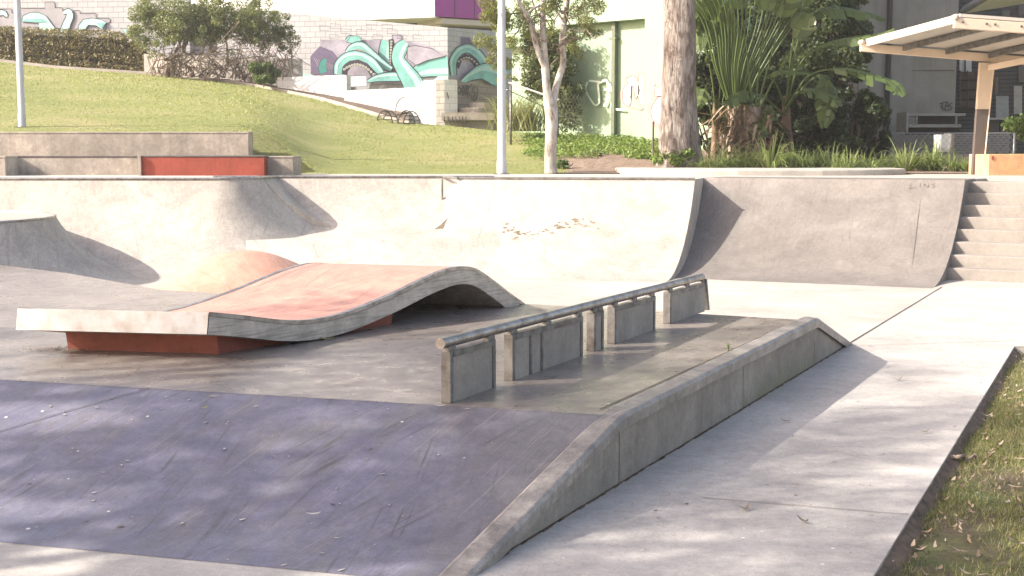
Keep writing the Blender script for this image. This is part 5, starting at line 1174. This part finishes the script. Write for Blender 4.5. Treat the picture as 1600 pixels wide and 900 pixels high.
for pts_, wd_b in (([(1120, 200), (1112, 120), (1096, 50), (1084, 20), (1066, 30)], .34), ([(1120, 200), (1126, 110), (1118, 40), (1104, 36), (1096, 80)], .34), ([(1120, 210), (1104, 150), (1092, 140), (1086, 170)], .28), ([(1122, 200), (1134, 130), (1140, 60), (1138, 0)], .34), ([(1122, 200), (1110, 90), (1108, 20), (1112, -40)], .34)): banana(r_, None, pts_, 28.2, 27.6, wd_b, .4, .6, .3, .03)

# strappy plants along the bed
mb = MB()
for k in range(85): a = rng.uniform(0, 6.28); s_ = rng.uniform(.15, .7); blade(mb, (math.cos(a) * .06, math.sin(a) * .06, 0), math.cos(a) * s_, math.sin(a) * s_, rng.uniform(.6, 1.2), .030, rng.uniform(.45, .95) * (.5 + s_), 7)
proto = thing('strappy_plant', 'clump of long arching strap leaves in the bed behind the deck', 'plant', (0, 0, 0), 'strappy plants along the bed'); mb.build('leaves', LM['strap'], proto)
k = 0
for i, px in enumerate(np.arange(1100, 1580, 17.5)):
    if 1535 < px < 1700 and False: continue
    o = proto if i == 0 else copy_tree(proto); Y_ = 25.7 + rng.uniform(-.4, .9); q = A(px + rng.normal() * 4, 270, Y_); o.location = (q[0], Y_, 1.36); s_ = rng.uniform(.45, 1.2); o.scale = (s_, s_, s_ * rng.uniform(.85, 1.1)); o.rotation_euler = (0, 0, rng.uniform(0, 6.28))
mb = MB()
for i, px in enumerate((1105, 1160, 1230, 1330, 1370, 1462)): q = A(px + rng.normal() * 8, 255, 26.1); cl = [(q, (.07, .07, .05))]; 
# weeds and litter on the right slope
mb = MB(); cl = []
for i in range(150):
    px, py = rng.uniform(830, 1035), rng.uniform(208, 250); Y_ = float(np.interp(py, [205, 262], [36.0, 26.5])); x = (px - 800) / FPX * Y_; z = terr(x, Y_); cl.append(((x, Y_, z + .06), (.35, .35, .10)))
tag(leaves('weeds', LM['bright'], cl, 11000, .085, None, hollow=.0), kind='stuff')
n = N('mulch'); q = n.noise(n.co(), 7, 8, .8); M['mulch'] = n.set(n.ramp(q, [(.35, (.10, .065, .045)), (.5, (.22, .155, .11)), (.65, (.36, .28, .21))]), .95, n.bump(q, .8, .05))
mb = MB(); rows = []
for Y_ in np.arange(24.6, 33, .5): rows.append([(x, Y_, terr(x, Y_) + .02 if x > 1.0 + .25 * math.sin(Y_ * 3) else terr(x, Y_) - .02) for x in np.arange(.4, 14, .45)])
mb.grid(rows); tag(mb.build('mulch_bed', M['mulch'], smooth=True), kind='structure')
cl = [((rng.uniform(1.0, 9), Y_, 0), 0) for Y_ in []]
# grass tufts on the lawn
N_ = 42000; v = []; 
tt = rng.uniform(-.42, .06, N_); yy_ = 24.8 + (rng.uniform(0, 1, N_) ** 1.0) * 24.5; xx_ = tt * yy_; zz_ = np.array([terr(a, b) for a, b in zip(xx_, yy_)]); ok = yy_ < np.interp(tt, kt, kY) - .05
xx_, yy_, zz_ = xx_[ok], yy_[ok], zz_[ok]; N_ = len(xx_); an = rng.uniform(0, 6.28, N_); hh_ = rng.uniform(.012, .035, N_) * (yy_ / 30); ww_ = rng.uniform(.008, .018, N_) * (yy_ / 30)
B = np.stack([xx_, yy_, zz_ - .005], 1); sd = np.stack([np.cos(an), np.sin(an), 0 * an], 1) * ww_[:, None]; tp = B + np.stack([rng.normal(size=N_) * .02, rng.normal(size=N_) * .02, hh_], 1)
vv = np.stack([B - sd, B + sd, tp], 1).reshape(-1, 3)
def tris(name, vv, m):
    n_ = len(vv) // 3; me = bpy.data.meshes.new(name); me.vertices.add(3 * n_); me.vertices.foreach_set('co', vv.ravel()); me.loops.add(3 * n_); me.loops.foreach_set('vertex_index', np.arange(3 * n_)); me.polygons.add(n_); me.polygons.foreach_set('loop_start', np.arange(0, 3 * n_, 3)); me.materials.append(m); me.update(calc_edges=True)
    o = bpy.data.objects.new(name, me); COL.objects.link(o); return tag(o, kind='stuff')
LM['blade'] = leafmat('lawn_blade', [(.30, .34, .09), (.38, .39, .12), (.24, .28, .07), (.46, .42, .19), (.21, .25, .06)], .35)
tris('lawn_grass', vv, LM['blade'])
# verge grass in the foreground right
LM['vblade'] = leafmat('verge_blade', [(.17, .19, .06), (.23, .23, .08), (.13, .15, .045), (.36, .30, .16), (.40, .34, .21)], .35)
N_ = 170000; s_ = rng.uniform(-1.0, 7.6, N_); q_ = rng.uniform(0, 1, N_) ** 1.5 * 3.2 + .005; bx = 1.541 + ED[0] * s_ + q_ * ED[1]; by = 5.293 + ED[1] * s_ - q_ * ED[0]
dens = np.sin(bx * 3.1 + by * 1.3) * np.sin(by * 2.3 - bx * 1.1) + np.sin(bx * 7.7 - by * 5.1) * .5 + rng.normal(size=N_) * .45; ok = (dens > -.35 - .0 * q_) & (q_ > .012 + .03 * rng.uniform(size=N_)) & ((by < 10.6) | (dens > .5)) & (by < 11.7)
bx, by = bx[ok], by[ok]; N_ = len(bx); an = rng.uniform(0, 6.28, N_); hh_ = rng.uniform(.012, .045, N_); ww_ = rng.uniform(.0015, .0032, N_); B = np.stack([bx, by, np.full(N_, -.068)], 1); sd = np.stack([np.cos(an), np.sin(an), 0 * an], 1) * ww_[:, None]; tp = B + np.stack([rng.normal(size=N_) * .016, rng.normal(size=N_) * .016, hh_], 1)
tris('verge_grass', np.stack([B - sd, B + sd, tp], 1).reshape(-1, 3), LM['vblade'])
# leaf litter on the verge and path edge
def gumleaf(mb, p, L, a, curl=.15, tilt=0.0):
    d = np.array([math.cos(a), math.sin(a), 0]); sd = np.array([-d[1], d[0], 0]); rows = []
    for i in range(6):
        s_ = i / 5; wd_ = L * .13 * math.sin(math.pi * (.08 + .88 * s_)); c_ = np.array(p) + d * (s_ - .5) * L + sd * L * .12 * (s_ - .5) ** 2 * 4 + np.array([0, 0, curl * L * (s_ - .5) ** 2 * 2 + .003 + tilt * s_ * L]); rows.append([c_ - sd * wd_ + (0, 0, .1 * wd_), c_, c_ + sd * wd_ + (0, 0, .25 * wd_)])
    mb.grid(rows)
LM['litter'] = leafmat('litter_leaf', [(.24, .16, .10), (.33, .25, .17), (.15, .10, .065), (.42, .35, .27), (.30, .19, .11)], .1, .7)
mb = MB()
for k in range(650):
    s_ = rng.uniform(-.6, 6.9); q_ = abs(rng.normal()) * .5 + .05 if k < 380 else rng.uniform(0, 3); gumleaf(mb, (1.541 + ED[0] * s_ + q_ * ED[1], 5.293 + ED[1] * s_ - q_ * ED[0], -.045), rng.uniform(.03, .085), rng.uniform(0, 6.28), rng.uniform(.1, .7))
tag(mb.build('leaf_litter', LM['litter'], smooth=True), kind='stuff')
mb = MB()
for k in range(420):                                 # crumbs of bark and dirt on the path
    s_ = rng.uniform(-1, 8); q_ = rng.uniform(.0, 2.4); p = b2 + U * s_ + W * q_; gumleaf(mb, (p[0], p[1], .007), rng.uniform(.006, .028), rng.uniform(0, 6.28), .3)
for k in range(120):
    p = T0 + dT * rng.uniform(0, 3.5) - U * rng.uniform(.2, 1.8); gumleaf(mb, (p[0], p[1], max(.01, .0)), .001, 0)
tag(mb.build('bark_crumbs', LM['litter']), kind='stuff')
def bankz(x, y):                                     # height on the purple bank
    d1 = abs((x - T0[0]) * dT[1] - (y - T0[1]) * dT[0]); d2 = abs((x - F0[0]) * dF[1] - (y - F0[1]) * dF[0]); s_ = d1 / (d1 + d2)
    s_ = min(max(s_, 0), 1); return ZP * (1 - s_) - .22 * ZP * math.sin(math.pi * s_) * s_ + .008
LM['greenleaf'] = leafmat('fresh_gum_leaf', [(.22, .22, .06), (.30, .27, .09)], .1); LM['paleleaf'] = leafmat('bleached_leaf', [(.50, .46, .36), (.62, .58, .50)], .1)
for px, py, L, a, m, lb_ in ((303, 646, .13, .35, 'greenleaf', 'long green gum leaf lying on the purple bank'), (320, 639, .08, 1.3, 'greenleaf', 'small upright green leaf touching the long one on the purple bank'), (368, 697, .11, .15, 'litter', 'narrow brown leaf near the middle of the purple bank'), (335, 621, .06, .1, 'paleleaf', 'pale scrap of leaf below the plinth of the wave slab'),
                             (490, 805, .07, .2, 'paleleaf', 'white crumpled scrap on the lower purple bank'), (440, 676, .04, .4, 'litter', 'tiny brown leaf high on the purple bank'), (688, 636, .06, .2, 'paleleaf', 'pale leaf scrap at the foot of the rail')):
    p = G(px, py, .2)
    for _ in range(6): p = G(px, py, bankz(p[0], p[1]))
    mb = MB(); gumleaf(mb, (0, 0, .004), L, a); o = mb.build('fallen_leaf', LM[m], smooth=True); o.location = tuple(p); tag(o, lb_, 'leaf', 'fallen leaves')
for px, py, z, L, a, m, lb_ in ((1403, 595, .004, .10, .3, 'litter', 'curled orange brown leaf on the bright part of the path'), (1166, 798, .004, .09, .9, 'litter', 'small orange leaf near the crack at the foot of the path'), (1445, 677, .004, .08, .2, 'litter', 'pale brown leaf on the path close to the verge'), (1256, 817, .004, .09, 2.0, 'litter', 'dry forked twig leaf low on the path'),
                              (511, 532, ZP, .14, .1, 'greenleaf', 'pale green leaf on the platform beside the wave plinth'), (1228, 660, .004, .09, -.3, 'litter', 'thin brown leaf in the shadow of the ledge')):
    p = G(px, py, z); mb = MB(); gumleaf(mb, (0, 0, .006), L, a, .5); o = mb.build('fallen_leaf', LM[m], smooth=True); o.location = tuple(p); tag(o, lb_, 'leaf', 'fallen leaves')
q = G(1138, 548, ZP); mb = MB()
for k in range(9): a = rng.uniform(0, 6.28); blade(mb, (0, 0, 0), math.cos(a) * .25 * (k > 0), math.sin(a) * .25 * (k > 0), .08 if k else .17, .008, .3 * (k > 0))
o = mb.build('weed', LM['bright']); o.location = tuple(q); tag(o, 'tiny upright weed growing from the joint beside the ledge', 'plant')
mb = MB(); rr_ = random.Random(21)                  # pale and dark flecks trodden onto the concrete
def fleck(p, r_): 
    aa = [rr_.uniform(.45, 1.1) for _ in range(6)]; an = rr_.uniform(0, 3); mb.add([(p[0] + r_ * 1.5 * math.cos(i * 1.047) * aa[i] * math.cos(an) - r_ * .7 * math.sin(i * 1.047) * aa[i] * math.sin(an), p[1] + r_ * 1.5 * math.cos(i * 1.047) * aa[i] * math.sin(an) + r_ * .7 * math.sin(i * 1.047) * aa[i] * math.cos(an), p[2]) for i in range(6)], [tuple(range(6))])
for k in range(150):
    q = rr_.random(); p = T0 + dT * rr_.uniform(0, 4.2); f = F0 + dF * rr_.uniform(0, 4.2); x, y = (p * (1 - q) + f * q)[:2]; fleck((x, y, bankz(x, y) - .001), rr_.choice((.004, .006, .009, .014)))
for k in range(420):
    p = b2 + U * rr_.uniform(-1.5, 6) + W * rr_.uniform(.05, 2.6)
    if (p[0] - 1.541) * .9 - (p[1] - 5.293) * .4355 < -.05: fleck((p[0], p[1], .0065), rr_.choice((.003, .005, .008, .013)))
for k in range(140): p = T0 + dT * rr_.uniform(-.0, 4) + U * rr_.uniform(.1, 3.8); fleck((p[0], p[1], ZP + .003), rr_.choice((.004, .006, .009)))
tag(mb.build('flecks', leafmat('fleck', [(.55, .50, .42), (.42, .36, .29), (.60, .57, .51), (.12, .09, .065), (.30, .23, .16)], .05)), kind='stuff')
# root on the verge
a_, b_ = G(1478, 716, -.03), G(1525, 714, -.03); mb = MB(); limb(mb, a_, b_, .018, .008, .25, 9, 7); tag(mb.build('tree_root', M['twig'], smooth=True), 'thin brown root arching out of the verge at the path edge', 'root')
# dirt heap left of plinth, dry bits
mb = MB()
for k in range(500):
    p = G(rng.normal() * 28 + 95, 548 + rng.normal() * 3.0, ZP); gumleaf(mb, (p[0], p[1], ZP + .004), rng.uniform(.008, .03), rng.uniform(0, 6.28), .3)
tag(mb.build('dirt_scatter', M['mulch']), kind='stuff')

# ------------------------------------------------------------------ trees standing left of the frame that shade the foreground
def gum(px_, py_, h, seed, cr_=2.4, nl=9000, cz=.0, label=''):
    global rng
    old = rng; rng = np.random.default_rng(seed); r_ = thing('gum_tree', label, 'tree', (px_, py_, -.07)); mb = MB(); top = np.array([rng.normal() * .3, rng.normal() * .3, h * .62]); limb(mb, (0, 0, -.1), top, .26, .17, .04, 10, 12); mb.build('trunk', M['bark'], r_, smooth=True); mb = MB(); cl = []
    for k in range(12):
        a = rng.uniform(0, 6.28); e = np.array([math.cos(a) * rng.uniform(.3, 1) * cr_, math.sin(a) * rng.uniform(.3, 1) * cr_, h * rng.uniform(.68, 1.0)]); limb(mb, top - (0, 0, rng.uniform(0, 1.5)), e, .09, .02, .12, 8, 6)
        for j in range(5): cl.append((e + np.array(r_.location) + rng.normal(size=3) * (.55, .55, .4), (.45, .45, .28)))
    mb.build('limb', M['bark'], r_); leaves('crown', LM['gum'], cl, nl, .16, r_, hollow=.0, asp=.32, droop=.8); rng = old
gum(-9.6, 4.3, 7.8, 3, 2.5, 3700, label='gum tree left of the picture nearest the purple bank')
gum(-12.5, 5.4, 9.0, 5, 2.4, 4500, label='taller gum tree left of the picture behind the first one')
gum(-7.5, 1.8, 8.2, 8, 2.6, 4500, label='gum tree left of the camera shading the path')
gum(-10.5, .6, 9.6, 9, 2.6, 4000, label='gum tree farthest back on the left of the camera')

# thin scattering volume added over the scene to lift its blacks
hm = bpy.data.materials.new('added_haze_air'); hm.use_nodes = True; t_ = hm.node_tree
for x in list(t_.nodes): t_.nodes.remove(x)
ho = t_.nodes.new('ShaderNodeOutputMaterial'); hv = t_.nodes.new('ShaderNodeVolumePrincipled'); t_.links.new(hv.outputs[0], ho.inputs['Volume']); hv.inputs['Color'].default_value = (.92, .90, .88, 1); hv.inputs['Density'].default_value = .001; hv.inputs['Anisotropy'].default_value = .2
mb = MB(); mb.box((0, 40, 10), (400, 330, 23)); mb.v = [(x, y, -1.2 if z < 0 else 22) for x, y, z in mb.v]; tag(mb.build('added_haze', hm), kind='stuff')
